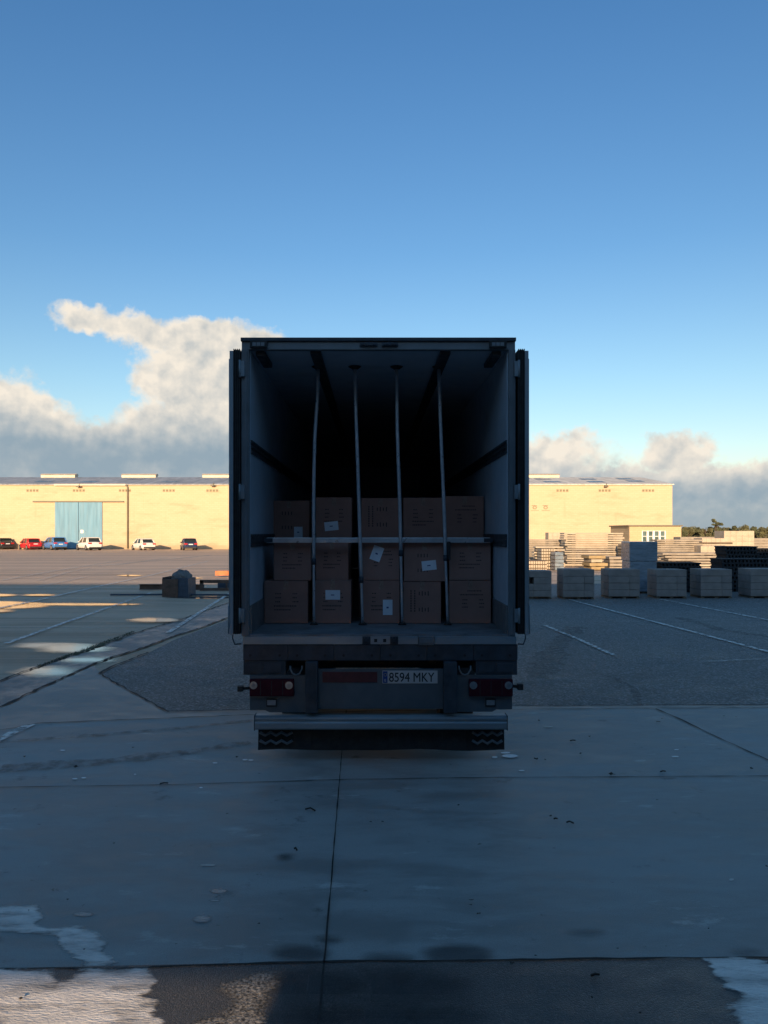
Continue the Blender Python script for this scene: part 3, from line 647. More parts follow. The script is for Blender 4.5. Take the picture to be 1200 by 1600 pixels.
# ------------------------------------------------------------------ debris on the ground
A['leaf'] = mat('dry brown leaf', (.03, .025, .02), .8, var=.4)
deb = [(120,1204,11,0),(370,1188,5,0),(208,1173,4,0),(256,1230,12,1),(38,1187,5,0),(355,1278,5,0),(485,1270,16,2),(178,1324,3,0),(462,1333,5,3),(579,1291,5,0),(598,1290,4,0),
       (956,1216,11,0),(1036,1211,9,1),(1174,1206,6,0),(907,1182,5,0),(838,1191,8,0),(852,1192,4,0),(860,1281,5,0),(868,1286,6,1),(890,1291,10,2),(716,1264,4,0),(1027,1256,4,0),
       (1035,1127,4,0),(1028,1132,8,0),(1131,1123,4,0),(1150,1124,3,0),(921,1155,4,0),(895,1162,9,1),(842,1130,4,0),(404,1452,5,0),(106,1413,4,0),(45,1431,3,0),(131,1492,4,0),
       (736,1415,8,0),(748,1437,8,0),(735,1422,5,0),(930,1534,14,1),(925,1568,4,0),(1107,1459,3,0),(837,1502,5,0),(800,1514,8,0),(32,1571,7,0),(1000,1593,4,0),(1198,1361,5,0),(965,1491,4,0)]
def where(x, y):
    rows = ((1160, 'level with the bumper'), (1222, 'beyond the far joint'), (1262, 'just below the far joint'), (1345, 'on the mid slab'), (1430, 'on the lower slab'), (1506, 'just beyond the nearest joint'), (1700, 'on the nearest dark strip'))
    cols = ((130, 'at far left'), (300, 'on the left'), (440, 'left of centre'), (640, 'in the middle'), (800, 'right of the middle'), (960, 'on the right'), (1100, 'further right'), (1300, 'at far right'))
    return next(t for v, t in rows if y < v) + ' ' + next(t for v, t in cols if x < v)
names = [('dark twig ' if k else ('tiny' if s < 6 else 'larger') + ' dark leaf ') + where(x, y) for (x, y, s, k) in deb]
def label_of(i):
    same = sorted([j for j in range(len(deb)) if names[j] == names[i]], key=lambda j: deb[j][0])
    if len(same) == 1: return names[i]
    return names[i] + (', left one of the pair' if same[0] == i else ', right one of the pair' if same[-1] == i else ', middle one')
for i, (x, y, s, k) in enumerate(deb):
    X, Y = gnd(x, y); sz = s * Y / F; t = random.uniform(-.5, .5)
    if k == 0:
        b = MB(); n = 9; ring = []
        for q in range(n):
            a = 2 * math.pi * q / n; r = sz / 2 * random.uniform(.6, 1.1)
            ring.append((r * math.cos(a), r * .7 * math.sin(a), .004 + .35 * sz * random.uniform(0, 1)))
        c0 = b.bm.verts.new((0, 0, .012 * random.random())); vs = [b.bm.verts.new(p) for p in ring]
        for q in range(n): b.bm.faces.new((c0, vs[q], vs[(q + 1) % n]))
        o = b.build('dry_leaf', A['leaf']); o.location = (X, Y, .026); tag(o, label_of(i), 'leaf', 'dry leaves scattered on the concrete')
        sm = o.modifiers.new('s', 'SOLIDIFY'); sm.thickness = .001
    else:
        b = MB().tube([(-sz / 2, -.06 * sz * k, .006), (0, .04 * sz, .012), (sz / 2, (.1 - .35 * (k - 1)) * sz * 2, .006)], .006, 6)
        o = b.build('twig', A['leaf']); o.location = (X, Y, .026); tag(o, label_of(i), 'twig', 'twigs scattered on the concrete')
# weeds along the gutter crack
wd = MB()
for i in range(420):
    f = random.random(); X, Y = gnd(60 + 150 * f, 1043 - 55 * f + random.uniform(-1.5, 1.5)); h = random.uniform(.01, .05); a = random.uniform(0, 6.28); w = .006
    v = [wd.bm.verts.new(p) for p in ((X - w, Y, .01), (X + w, Y, .01), (X + h * .6 * math.cos(a), Y + h * .6 * math.sin(a), .01 + h))]; wd.bm.faces.new(v)
tag(wd.build('weeds', M['moss']), 'low green weeds growing in the gutter crack', 'weeds', kind='stuff')

# ------------------------------------------------------------------ far warehouse with the blue gate
def facade_mat(name, col, bs_=(.6, .25)):
    m = bpy.data.materials.new(name); m.use_nodes = True; n = NG(m.node_tree); bs = m.node_tree.nodes['Principled BSDF']
    t = n.n('ShaderNodeTexCoord'); o = t.outputs['Object']
    mp = n.n('ShaderNodeMapping'); n.l(o, mp.inputs[0]); mp.inputs['Rotation'].default_value = (R(90), 0, 0)
    br = n.n('ShaderNodeTexBrick'); n.l(mp.outputs[0], br.inputs['Vector']); br.inputs['Scale'].default_value = 1
    br.inputs['Brick Width'].default_value = bs_[0]; br.inputs['Row Height'].default_value = bs_[1]; br.inputs['Mortar Size'].default_value = .018
    br.inputs['Color1'].default_value = (*col, 1); br.inputs['Color2'].default_value = (col[0] * .95, col[1] * .94, col[2] * .92, 1); br.inputs['Mortar'].default_value = (col[0] * .88, col[1] * .86, col[2] * .82, 1)
    m2 = n.n('ShaderNodeMapping'); n.l(o, m2.inputs[0]); m2.inputs['Scale'].default_value = (.35, 1, 1.6)
    st = n.ramp(n.noise(m2.outputs[0], .5, 9, .7), .50, .70, 0, .5)
    c = n.mix(st, br.outputs[0], (col[0] * .62, col[1] * .58, col[2] * .52))
    m3 = n.n('ShaderNodeMapping'); n.l(o, m3.inputs[0]); m3.inputs['Scale'].default_value = (1.5, 1, .12)
    c = n.mix(n.ramp(n.noise(m3.outputs[0], 1.2, 6, .6), .58, .75, 0, .3), c, (col[0] * .6, col[1] * .55, col[2] * .48))
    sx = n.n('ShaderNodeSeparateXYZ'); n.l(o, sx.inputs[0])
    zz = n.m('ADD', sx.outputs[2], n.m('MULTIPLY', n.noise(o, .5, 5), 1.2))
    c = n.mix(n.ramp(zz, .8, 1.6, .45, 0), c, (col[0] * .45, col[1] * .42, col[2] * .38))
    n.l(c, bs.inputs['Base Color']); bs.inputs['Roughness'].default_value = .85; return m
B = {}
B['wall'] = facade_mat('yellow painted blockwork', (.57, .455, .31))
B['brick'] = facade_mat('pale yellow brick', (.56, .44, .27), (.5, .22))
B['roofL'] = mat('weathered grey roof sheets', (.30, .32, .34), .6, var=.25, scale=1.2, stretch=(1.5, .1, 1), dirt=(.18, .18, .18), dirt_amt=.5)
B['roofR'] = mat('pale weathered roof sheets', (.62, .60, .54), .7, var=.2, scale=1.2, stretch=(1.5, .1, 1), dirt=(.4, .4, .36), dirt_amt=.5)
B['cream'] = mat('cream painted metal', (.62, .55, .43), .6, var=.08, scale=1)
B['blue'] = mat('faded blue gate paint', (.12, .28, .41), .6, var=.12, scale=1.5, stretch=(2, 1, .15), dirt=(.17, .29, .34), dirt_amt=.4)
B['gateframe'] = mat('pale blue frame paint', (.22, .38, .48), .6)
B['vent'] = mat('dark vent opening', (.22, .19, .12), .8)
B['pipe'] = mat('dull metal pipe', (.16, .14, .10), .6)
B['skylight'] = mat('dirty skylight', (.07, .07, .06), .3, var=.3, scale=.6)
B['glass'] = mat('window glass', (.10, .15, .15), .1, var=.3, scale=2)
B['whitepaint'] = mat('white paint', (.75, .75, .72), .5)
DF = 101.5; k_ = F / DF
def fx(x, d=DF): return (x - CX) / F * d
def fz(y, d=DF): return H + (CY - y) / F * d
ZE, ZR, DR = fz(757.5), fz(745.8, 114), 114.0
WX1 = fx(1050.5); WX0 = -85.0; WXM = fx(600)
WB = thing('warehouse', 'long yellow warehouse with a blue sliding gate and a low grey roof', 'warehouse', (0, DF, 0))
def wp(name, mb, m, p=WB): return mb.build(name, m, p)
gx0, gx1, gz = fx(87), fx(159.5), fz(786)
w = MB(); w.box(WX0, gx0, 0, .4, 0, ZE); w.box(gx1, WX1, 0, .4, 0, ZE); w.box(gx0, gx1, 0, .4, gz, ZE)
w.box(WX1 - .4, WX1, .4, 25, 0, ZE); w.box(WX0, WX0 + .4, .4, 25, 0, ZE); w.box(WX0, WX1, 25, 25.4, 0, ZE)
wall = wp('wall', w, B['wall'])
MB().prism([(.4, ZE), (12.5, ZR - .1), (25, ZE)], WX1 - .38, WX1 - .02, 'x').build('gable', B['wall'], WB)
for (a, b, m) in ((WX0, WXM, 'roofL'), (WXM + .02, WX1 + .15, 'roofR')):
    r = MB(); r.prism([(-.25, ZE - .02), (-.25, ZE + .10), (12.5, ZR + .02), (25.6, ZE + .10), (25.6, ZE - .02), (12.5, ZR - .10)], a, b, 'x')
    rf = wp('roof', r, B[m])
    sk = MB()
    def slope(y): return ZE + .12 + (ZR + .02 - ZE - .10) * (y + .25) / 12.75
    spots_ = [(70, 752), (140, 752.5), (265, 752.5), (213, 748.5)] if m == 'roofL' else [(848, 748.5), (862, 752.5), (918, 748.5), (931, 752.5), (976, 748), (992, 751.5), (700, 749)]
    for (x, y) in spots_:
        # find the slope depth showing at that height
        best = min(range(1, 120), key=lambda q: abs((CY - (slope(q * .1) - H) * F / (DF + q * .1)) - y)); yy = best * .1
        X = (x - CX) / F * (DF + yy); zz = slope(yy)
        a_, b_ = yy - 1.0, yy + 1.0
        vs = [sk.bm.verts.new(p) for p in ((X - 1.1, a_, slope(a_)), (X + 1.1, a_, slope(a_)), (X + 1.1, b_, slope(b_)), (X - 1.1, b_, slope(b_)))]; sk.bm.faces.new(vs)
    s_ = sk.build('skylight', B['skylight'], rf)
for i in range(-1, 7):
    x = 93 + i * 125.5; X = (x - CX) / F * DR
    rv = MB(); rv.box(X - 2.5, X + 2.5, 11.9, 13.1, ZR - .1, ZR + .34); rv.prism([(11.7, ZR + .34), (12.5, ZR + .55), (13.3, ZR + .34)], X - 2.6, X + 2.6, 'x')
    wp('ridge_vent', rv, B['cream'])
vents = [(50, 5), (122.5, 5), (194.5, 5), (263, 5), (331, 5), (400, 5), (470, 5), (540, 5), (610, 5), (680, 5), (745, 5), (812, 5), (878, 5), (944, 5), (1012, 5)]
for x, _ in vents:
    v = MB()
    for q in range(4): a = fx(x - 8.6 + q * 5); v.box(a, a + .30, -.02, .0, fz(768.3), fz(764.6))
    wp('vent', v, B['vent'])
GT = wp('gate', MB().box(gx0 - .05, (gx0 + gx1) / 2 - .03, -.12, -.02, .1, gz + .1), B['blue'])
wp('gate', MB().box((gx0 + gx1) / 2 + .03, gx1 + .05, -.12, -.02, .1, gz + .1), B['blue'])
wp('gate_track', MB().box(fx(52), fx(194), -.22, -.05, gz + .12, gz + .27), B['pipe'])
dx0, dx1 = fx(125), fx(133.5)
dd_ = MB(); dd_.box(dx0, dx1, -.14, -.122, .12, 2.25); DO = dd_.build('wicket_door', B['blue'], WB)
o_ = MB(); o_.box(dx0 - .06, dx0 - .005, -.15, -.122, .12, 2.36); o_.box(dx1 + .005, dx1 + .06, -.15, -.122, .12, 2.36); o_.box(dx0 - .06, dx1 + .06, -.15, -.122, 2.3, 2.36); o_.build('frame', B['gateframe'], DO)
MB().box(fx(126.5), fx(131), -.16, -.141, fz(833), fz(828)).build('notice', B['whitepaint'], DO)
wp('eave_band', MB().box(fx(86), fx(197), -.32, -.26, ZE - .12, ZE + .1), B['cream'])
dp = MB(); dp.tube([(fx(200), -.12, .1), (fx(200), -.12, ZE - .35), (fx(198), -.24, ZE)], .11, 8); wp('downpipe', dp, B['pipe'])
for x, y in ((124, 760), (333, 758.5), (945, 759.5)):
    f = MB(); X, Z = fx(x), fz(y); f.box(X - .22, X + .22, -.7, -.4, Z - .12, Z + .08, None, .04); f.tube([(X, -.4, Z), (X + .2, -.26, Z + .35)], .05, 6); f.box(X + .1, X + .4, -.4, -.02, Z - .10, Z - .02)
    wp('floodlight', f, B['pipe'])
fm = MB()
for (x, y) in ((835.5, 793), (852.5, 793)):
    X, Z = fx(x), fz(y)
    fm.box(X - .4, X + .3, -.012, -.002, Z + .22, Z + .30)
    for q in range(10):
        a = q * 2 * math.pi / 10; fm.box(X + .22 * math.cos(a) - .07, X + .22 * math.cos(a) + .07, -.012 - q * .0006, -.002, Z + .18 * math.sin(a) - .05, Z + .18 * math.sin(a) + .05)
    fm.box(X - .5, X + .55, -.0125, -.003, Z - .42, Z - .37)
wp('faded_mark', fm, B['vent'])

# small brick building
DS = 80.0
sx = lambda x: (x - CX) / F * DS; sz = lambda y: H + (CY - y) / F * DS
SB = thing('brick_building', 'small flat-roofed yellow brick building with four windows beside the warehouse end', 'building', (0, DS, 0))
b = MB(); X0, X1, ZT_ = sx(983.5), sx(1064.5), sz(822.5); wa, wb = sx(1003), sx(1040.5); z0_, z1_ = sz(847), sz(829)
b.box(X0, wa, 0, .3, 0, ZT_); b.box(wb, X1, 0, .3, 0, ZT_); b.box(wa, wb, 0, .3, z1_, ZT_); b.box(wa, wb, 0, .3, 0, z0_)
b.box(X0, X0 + .3, .3, 6, 0, ZT_); b.box(X1 - .3, X1, .3, 6, 0, ZT_); b.box(X0, X1, 6, 6.3, 0, ZT_)
b.build('wall', B['brick'], SB)
MB().box(X0 - .15, X1 + .12, -.15, 6.5, ZT_, ZT_ + .14).build('roof', B['pipe'], SB)
for q in range(4):
    a = wa + (wb - wa) * q / 4 + .05; c_ = wa + (wb - wa) * (q + 1) / 4 - .05
    wn = MB(); wn.box(a, a + .06, .05, .12, z0_, z1_); wn.box(c_ - .06, c_, .05, .12, z0_, z1_); wn.box(a, c_, .051, .119, z1_ - .07, z1_); wn.box(a, c_, .051, .119, z0_, z0_ + .07); wn.box(a, c_, .052, .118, (z0_ + z1_) / 2 - .03, (z0_ + z1_) / 2 + .03)
    wn = wn.build('window', B['whitepaint'], SB); MB().box(a + .02, c_ - .02, .13, .15, z0_, z1_).build('pane', B['glass'], wn)
for q in range(5):
    X = wa + (wb - wa) * q / 4; MB().box(X - .05, X + .05, .02, .28, z0_, z1_).build('mullion', B['whitepaint'], SB)

# ------------------------------------------------------------------ the warehouse behind the photographer: its shade covers the yard
HW = (32.6 + 2) * math.tan(EL) / math.cos(AZ)
B['shade_wall'] = mat('grey rendered wall', (.10, .10, .10), .8, var=.1, scale=1)
WN = thing('loading_warehouse', 'grey warehouse behind the photographer whose shade covers the yard', 'warehouse', (0, -2, 0))
def back(z): return z * math.cos(AZ) / math.tan(EL)
gz1 = .05 + (gnd(0, 1519)[1] + 2) * math.tan(EL) / math.cos(AZ)       # slot added to the unseen wall, shaped to let one sun strip through
ox = lambda px, py: gnd(px, py)[0] - (gnd(px, py)[1] + 2) * math.tan(AZ)
oa, ob = -6.0, ox(432, 1560)
b = MB(); b.box(-90, oa, -.25, 0, 0, HW); b.box(ob, 90, -.25, 0, 0, HW); b.box(oa, ob, -.25, 0, gz1, HW); b.box(oa, ob, -.25, 0, 0, gz1 - .22)
b.build('wall', B['shade_wall'], WN)
MB().box(3.9, 24.0, -6.5, -2.5, HW - .1, HW + 2.1).build('shade_block', B['shade_wall'], WN)  # unseen block added so its shade covers wrapped tower and black pallets
MB().box(-90, 90, -7, -.26, HW - .3, HW - .12).build('roof', B['shade_wall'], WN)
for x in (-80, -60, -40, -20, 0.5, 20, 40, 60, 80): MB().box(x - .15, x + .15, -6.9, -6.6, 0, HW - .32).build('pillar', B['shade_wall'], WN)

# ------------------------------------------------------------------ cars
def rotz(o, r): o.rotation_euler.z = r
K = {'glass': mat('car glass', (.025, .035, .04), .08, var=.1), 'tyre': mat('tyre rubber', (.02, .02, .02), .8), 'rim': mat('alloy rim', (.45, .45, .45), .35, .7),
     'lampr': mat('car tail lamp', (.45, .02, .02), .25), 'trim': mat('black car trim', (.03, .03, .03), .6), 'plate': mat('car plate', (.75, .75, .75), .5)}
def car(px, py, rel, col, label, L=4.3, Wd=1.8, Hh=1.48, suv=False, name='parked_car'):
    Y = H * F / (py - CY); X = (px - CX) / F * Y
    los = math.atan2(X, Y); heading = -los + R(rel)         # rotation about z, counter-clockwise from +Y
    t = thing(name, label, 'car', (X, Y + 1.6, 0), heading, 'cars parked along the warehouse')
    paint_ = mat('car paint', col, .25, var=.03)
    hw = Wd / 2; hl = L / 2; belt = Hh * .62; zb_ = .24 if suv else .18
    # y: front +, rear -
    stn = [(-hl, .42, .80, .80), (-hl + .06, zb_ + .05, belt - .02, .90), (-hl + .35, zb_, belt + .02, .985), (-.9, zb_, belt, 1.0), (0, zb_, belt - .02, 1.0), (.75, zb_, belt - .05, 1.0), (1.15, zb_, belt - .12, .98), (hl - .35, zb_, belt - .28, .94), (hl - .08, zb_ + .05, belt - .38, .84), (hl, .4, .62, .74)]
    b = MB(); rings = []
    for (y, z0, z1, s) in stn:
        h_ = z1 - z0
        sec = [(-.86, 0), (-1, .22), (-1, .62), (-.95, .88), (-.84, 1), (0, 1.04), (.84, 1), (.95, .88), (1, .62), (1, .22), (.86, 0)]
        rings.append([b.bm.verts.new((hw * s * q[0], y, z0 + h_ * q[1])) for q in sec])
    for a_, c_ in zip(rings, rings[1:]):
        for q in range(len(a_)): f = b.bm.faces.new((a_[q], a_[(q + 1) % len(a_)], c_[(q + 1) % len(a_)], c_[q])); f.smooth = True
    b.bm.faces.new(rings[0]); b.bm.faces.new(rings[-1][::-1]); b.build('body', paint_, t)
    # greenhouse
    ry0, ry1 = (-hl + .22, -hl + .62) if suv else (-hl + .25, -hl + .78); fy0, fy1 = 1.2, .45
    zt = Hh - .05; tw = .72
    def quadloft(pb, pt, w0, w1, z0, z1): 
        q = MB(); vs = [q.bm.verts.new(p) for p in ((-w0, pb[0], z0), (w0, pb[0], z0), (w0, pb[1], z0), (-w0, pb[1], z0), (-w1, pt[0], z1), (w1, pt[0], z1), (w1, pt[1], z1), (-w1, pt[1], z1))]
        for f in ((0,3,2,1),(4,5,6,7),(0,1,5,4),(1,2,6,5),(2,3,7,6),(3,0,4,7)): q.bm.faces.new([vs[i] for i in f])
        return q
    quadloft((ry0 + .03, fy0), (ry1, fy1), hw * .88, hw * .72, belt - .06, zt - .01).build('windows', K['glass'], t)
    rr = quadloft((ry1 - .12, fy1 + .08), (ry1 + .1, fy1 - .25), hw * .745, hw * .60, zt - .035, Hh)
    rr.box(-hw * .74, hw * .74, ry1 - .3, ry1 - .05, zt - .05, zt + .005, None, .01)
    rr.build('roof', paint_, t)
    pl = MB()
    for s in (-1, 1):
        for (yb, yt, wd_) in ((ry0 + .02, ry1 - .03, .07), (ry0 + .52, ry1 + .28, .085), (-.05, -.08, .045), (fy0, fy1, .05)):
            pl.tube([(s * hw * .885, yb, belt - .05), (s * hw * .73, yt, zt - .01)], wd_, 6)
    pl.build('pillars', paint_, t)
    for s in (-1, 1):
        l = MB().box(s * hw * .70 - .2, s * hw * .70 + .2, -hl - .02, -hl + .18, belt - .22, belt - .04, None, .03).build('tail_lamp', K['lampr'], t)
        MB().box(s * (hw + .02) - .08, s * (hw + .02) + .08, .75, .88, belt - .02, belt + .12, None, .03).build('wing_mirror', paint_, t)
        for y in (-hl + .78, hl - .82):
            r_ = .34 if suv else .31
            w_ = MB().tube([(s * (hw - .2), y, r_), (s * (hw + .01), y, r_)], r_, 20).build('wheel', K['tyre'], t)
            MB().tube([(s * (hw + .012), y, r_), (s * (hw + .022), y, r_)], r_ * .62, 14).build('rim', K['rim'], w_)
    MB().box(-.26, .26, -hl - .02, -hl + .05, .68, .79).build('licence_plate', K['plate'], t)
    MB().box(-hw * .82, hw * .82, -hl - .012, -hl + .2, .24, .42, None, .02).build('bumper', K['trim'], t)
    return t
car(-8, 858.5, 22, (.02, .025, .03), 'dark car cut off by the left edge of the photo', 4.3)
car(38, 859, 19, (.50, .02, .03), 'red hatchback parked left of the blue car', 4.1, 1.76, 1.45)
car(77, 859.5, 19, (.06, .20, .50), 'light blue car parked between the red and the white one', 4.4, 1.84, 1.62, True)
car(131, 860, 20, (.75, .74, .70), 'white tall car parked in front of the blue gate', 4.5, 1.84, 1.62, True)
car(217.5, 859.8, 21, (.75, .74, .70), 'white hatchback parked just right of the downpipe', 4.2, 1.76, 1.46)
car(290, 859.8, 7, (.02, .035, .09), 'dark blue hatchback parked nearest the trailer', 4.1, 1.72, 1.48)

# ------------------------------------------------------------------ steel scrap in the yard on the left
A['rust'] = mat('rusty steel', (.10, .06, .045), .8, var=.35, scale=4, dirt=(.05, .04, .035), dirt_amt=.6, dirt_scale=3)
A['rust2'] = mat('bright rust', (.50, .17, .07), .8, var=.25, scale=3)
A['bluesteel'] = mat('dark blue painted steel', (.03, .05, .08), .6, var=.2)
A['lump'] = mat('grey lump of slag', (.12, .125, .13), .9, var=.3, scale=4, bump=.8, bscale=6)
ds = 26.2; ux = lambda x, d=ds: (x - CX) / F * d; uz = lambda y, d=ds: H + (CY - y) / F * d
BX = thing('steel_bin', 'open rusty steel bin holding a grey lump, standing in the yard', 'steel bin', (ux(265.5), ds, 0))
w = (ux(278) - ux(253)) ; hh = uz(905); q = MB(); dpth = .95
th_ = .03
Mr = Matrix.Rotation(R(-3), 4, 'Z')
q.box(-w / 2, w / 2, 0, th_, 0, hh, Mr); q.box(-w / 2, -w / 2 + th_, th_, dpth, 0, hh + .06, Mr); q.box(-w / 2, w / 2, dpth, dpth + th_, 0, hh + .05, Mr); q.box(-w / 2 + th_, w / 2 - th_, th_, dpth, 0, .04, Mr)
q.build('shell', A['rust'], BX)
MB().box(w / 2 - th_, w / 2 + .35, th_, dpth - .01, .001, hh + .02, Mr).build('side_panel', A['bluesteel'], BX)
l = MB(); bmesh.ops.create_icosphere(l.bm, subdivisions=3, radius=1)
for v in l.bm.verts:
    n_ = 1 + .25 * mnoise.noise(v.co * 2.1); v.co = Vector((v.co.x * .34 * n_, v.co.y * .35 * n_, v.co.z * .27 * n_))
o = l.build('slag_lump', A['lump']); o.location = (ux(278), ds + .5, hh + .03); tag(o, 'grey rough lump lying on top of the rusty bin', 'lump')
def ibeam(x0, x1, yb, h, label, mt='rust', dep=.2, name='steel_beam', rz=0):
    d = H * F / (yb - CY); X0, X1 = ux(x0, d), ux(x1, d); w = (X1 - X0) / 2
    b = MB(); b.box(-w, w, 0, dep, 0, .015); b.box(-w, w, 0, dep, h - .015, h); b.box(-w, w, dep / 2 - .008, dep / 2 + .008, .015, h - .015)
    o = b.build(name, A[mt]); o.location = (X0 + w, d, .03); o.rotation_euler.z = R(rz); return tag(o, label, 'steel beam')
ibeam(217, 252, 922.5, .2, 'short rusty steel beam left of the bin')
ibeam(290, 318, 923, .2, 'short rusty steel beam right of the bin')
b = MB().tube([(ux(168), 0, .03), (ux(250), .1, .03), (ux(365), -.1, .03)], .03, 8); o = b.build('steel_rod', A['bluesteel']); o.location = (0, 26.5, .025); tag(o, 'long thin dark rod lying on the ground under the rusty bin', 'steel rod')
d = 28.8; b = MB(); X = ux(312, d); Xr = ux(362, d)
b.box(0, .12, 0, .12, 0, uz(908, d)); b.box(0, Xr - X, 0, .1, uz(912, d), uz(907, d)); b.box(.12, Xr - X, 0.0, .12, 0, .1)
for q in (1.0,): b.box(q - .03 + .0, q + .03, .0, .05, .1, uz(912, d))
o = b.build('scrap_frame', A['rust']); o.location = (X, d, .02); tag(o, 'low rusty steel frame beside the open trailer door', 'steel frame')
d = 29.5; b = MB(); b.box(ux(340, d), ux(375, d), 0, .6, 0, uz(908.5, d)); o = b.build('steel_crate', A['bluesteel']); o.location = (0, d, .02); tag(o, 'dark steel crate half hidden by the trailer door', 'steel crate')
d = 38.0; b = MB(); b.prism([(ux(336, d), .9 - .62), (ux(395, d), uz(892, d)), (ux(395, d), .05), (ux(336, d), .05)], 0, .25, 'y'); o = b.build('rusty_plate', A['rust2']); o.location = (0, d, .02); tag(o, 'bright orange rusted plate leaning in the sun by the trailer door', 'steel plate')

# ------------------------------------------------------------------ building materials on the right
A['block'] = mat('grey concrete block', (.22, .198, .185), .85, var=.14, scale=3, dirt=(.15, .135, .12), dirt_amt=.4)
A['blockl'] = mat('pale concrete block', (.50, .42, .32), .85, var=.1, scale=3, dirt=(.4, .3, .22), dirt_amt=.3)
A['precast'] = mat('pale precast concrete', (.46, .40, .31), .85, var=.12, scale=2, dirt=(.30, .26, .2), dirt_amt=.5)
A['precast2'] = mat('grey precast concrete', (.33, .29, .235), .85, var=.15, scale=2, dirt=(.22, .19, .15), dirt_amt=.5)
A['wood'] = mat('pallet wood', (.12, .09, .06), .8, var=.25, scale=5)
A['film'] = mat('grey-blue stretch film', (.17, .22, .27), .3, var=.25, scale=2, stretch=(1, 1, 3))
A['blackp'] = mat('black plastic', (.030, .034, .04), .85, var=.2, spec=.1)
A['yellowb'] = mat('ochre beam', (.36, .27, .14), .8, var=.15, scale=2)
def pallet_part(t, w, dep, z=0):
    b = MB()
    for k in range(5): y = -dep / 2 + dep * k / 5 + .02; b.box(-w / 2 + .03, w / 2 - .03, y + .03, y + dep / 5 - .04, z + .05, z + .07)
    for s in (-1, 0, 1): b.box(s * (w / 2 - .06) - .05, s * (w / 2 - .06) + .05, -dep / 2, dep / 2, z, z + .0495)
    return b.build('pallet', A['wood'], t)
def block_pallet(x0, x1, y0, y1, label, d=None, mt='block', layers=4, seam=.68, grp='pallets of grey blocks in the front row', cols=None, hole=False, dep=.9, rz=0):
    d = d or H * F / (y1 - CY); X0, X1 = ux(x0, d), ux(x1, d); w = X1 - X0; top = uz(y0, d)
    t = thing('block_pallet', label, 'pallet of blocks', ((X0 + X1) / 2, d + dep / 2, 0), R(rz), grp)
    pallet_part(t, w, dep); z = .071; h = (top - z) / layers; r = random.Random(int(x0))
    for k in range(layers):
        b = MB(); ss = [0, seam, 1] if cols is None else [q / cols for q in range(cols + 1)]
        if cols is None and k == layers - 1: ss = [0, 1]
        for p, q in zip(ss, ss[1:]):
            for yy in (0, 1):
                if hole and k == layers - 2 and p == 0 and yy == 0: 
                    b.box(-w / 2 + .003, -w / 2 + w * .3, -dep / 2, -.003, z + k * h + .004, z + (k + 1) * h - .003, None, .006); continue
                j = r.uniform(-.012, .012)
                b.box(-w / 2 + w * p + .004 + j * .3, -w / 2 + w * q - .004 + j * .3, -dep / 2 + yy * dep / 2 + .003 + j, yy * dep / 2 - .003 + (0 if yy == 0 else 0), z + k * h + .004, z + (k + 1) * h - .003, None, .008)
        b.build('block_layer', A[mt], t)
    return t
fg = 'pallets of grey blocks in the front row'
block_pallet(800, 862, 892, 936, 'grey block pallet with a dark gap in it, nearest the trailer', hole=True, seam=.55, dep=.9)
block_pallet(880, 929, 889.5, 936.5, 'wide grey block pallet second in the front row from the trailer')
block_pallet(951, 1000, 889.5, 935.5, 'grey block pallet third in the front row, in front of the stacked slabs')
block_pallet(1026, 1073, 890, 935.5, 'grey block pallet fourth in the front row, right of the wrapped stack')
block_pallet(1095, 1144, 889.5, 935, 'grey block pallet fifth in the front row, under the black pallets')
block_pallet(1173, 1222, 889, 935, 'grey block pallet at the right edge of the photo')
def plank_stack(x0, x1, y0, d, n, label, mats=('precast', 'precast2'), jag=.12, dep=1.2, base=0, name='slab_stack', cat='stack of slabs', grp='stacks of precast slabs', gap=.35, twist=0):
    X0, X1 = ux(x0, d), ux(x1, d); w = X1 - X0; top = uz(y0, d); h = (top - base) / n; r = random.Random(int(x0 * 3))
    t = thing(name, label, cat, ((X0 + X1) / 2, d + dep / 2, base), R(twist), grp)
    for k in range(n):
        a, c_ = r.uniform(-jag, jag), r.uniform(-jag, jag); z = k * h; j = r.uniform(-.05, .05)
        MB().box(-w / 2 + a, w / 2 + c_, -dep / 2 + j, dep / 2 + j, z + h * gap, z + h - .002, None, .012).build('slab', A[mats[r.random() < .5]], t)
        s = MB()
        for q in (-.36, .36): s.box(q * w - .12, q * w + .12, -dep / 2 + j + .01, dep / 2 + j, z + .001, z + h * gap - .001)
        s.build('spacer', A['wood'], t)
    return t
plank_stack(884, 974, 832.5, 50, 15, 'tallest stack of pale slabs with spacers, in the sun behind the block pallets', gap=.3)
plank_stack(800, 886, 843, 52, 13, 'stack of grey slabs nearest the trailer, left of the tallest stack', gap=.25, mats=('precast2', 'precast2'))
plank_stack(836, 880, 854, 47.5, 8, 'short crossways stack of narrow lintels in front of the grey slabs', mats=('precast', 'precast'), gap=.45, dep=.8)
def lintel_grid(x0, x1, y0, d, rows, cols, label, mt='precast', base=0, cat='stack of lintels', name='lintel_stack', dep=1.2):
    X0, X1 = ux(x0, d), ux(x1, d); w = X1 - X0; top = uz(y0, d); t = thing(name, label, cat, ((X0 + X1) / 2, d + dep / 2, base))
    h = (top - base) / rows
    for k in range(rows):
        b = MB()
        for q in range(cols): a = -w / 2 + w * q / cols; b.box(a + .02 * w / cols * 4, a + w / cols - .02, -dep / 2, dep / 2, k * h + .02, k * h + h * .82, None, .006)
        b.build('lintel_row', A[mt], t); MB().box(-w / 2, w / 2, -dep / 2 + .05, dep / 2, k * h + h * .83, (k + 1) * h + .018 if k < rows - 1 else (k + 1) * h).build('batten', A['wood'], t)
    return t
lintel_grid(846, 868, 857, 46, 7, 6, 'stack of lintels seen end-on beside the trailer')
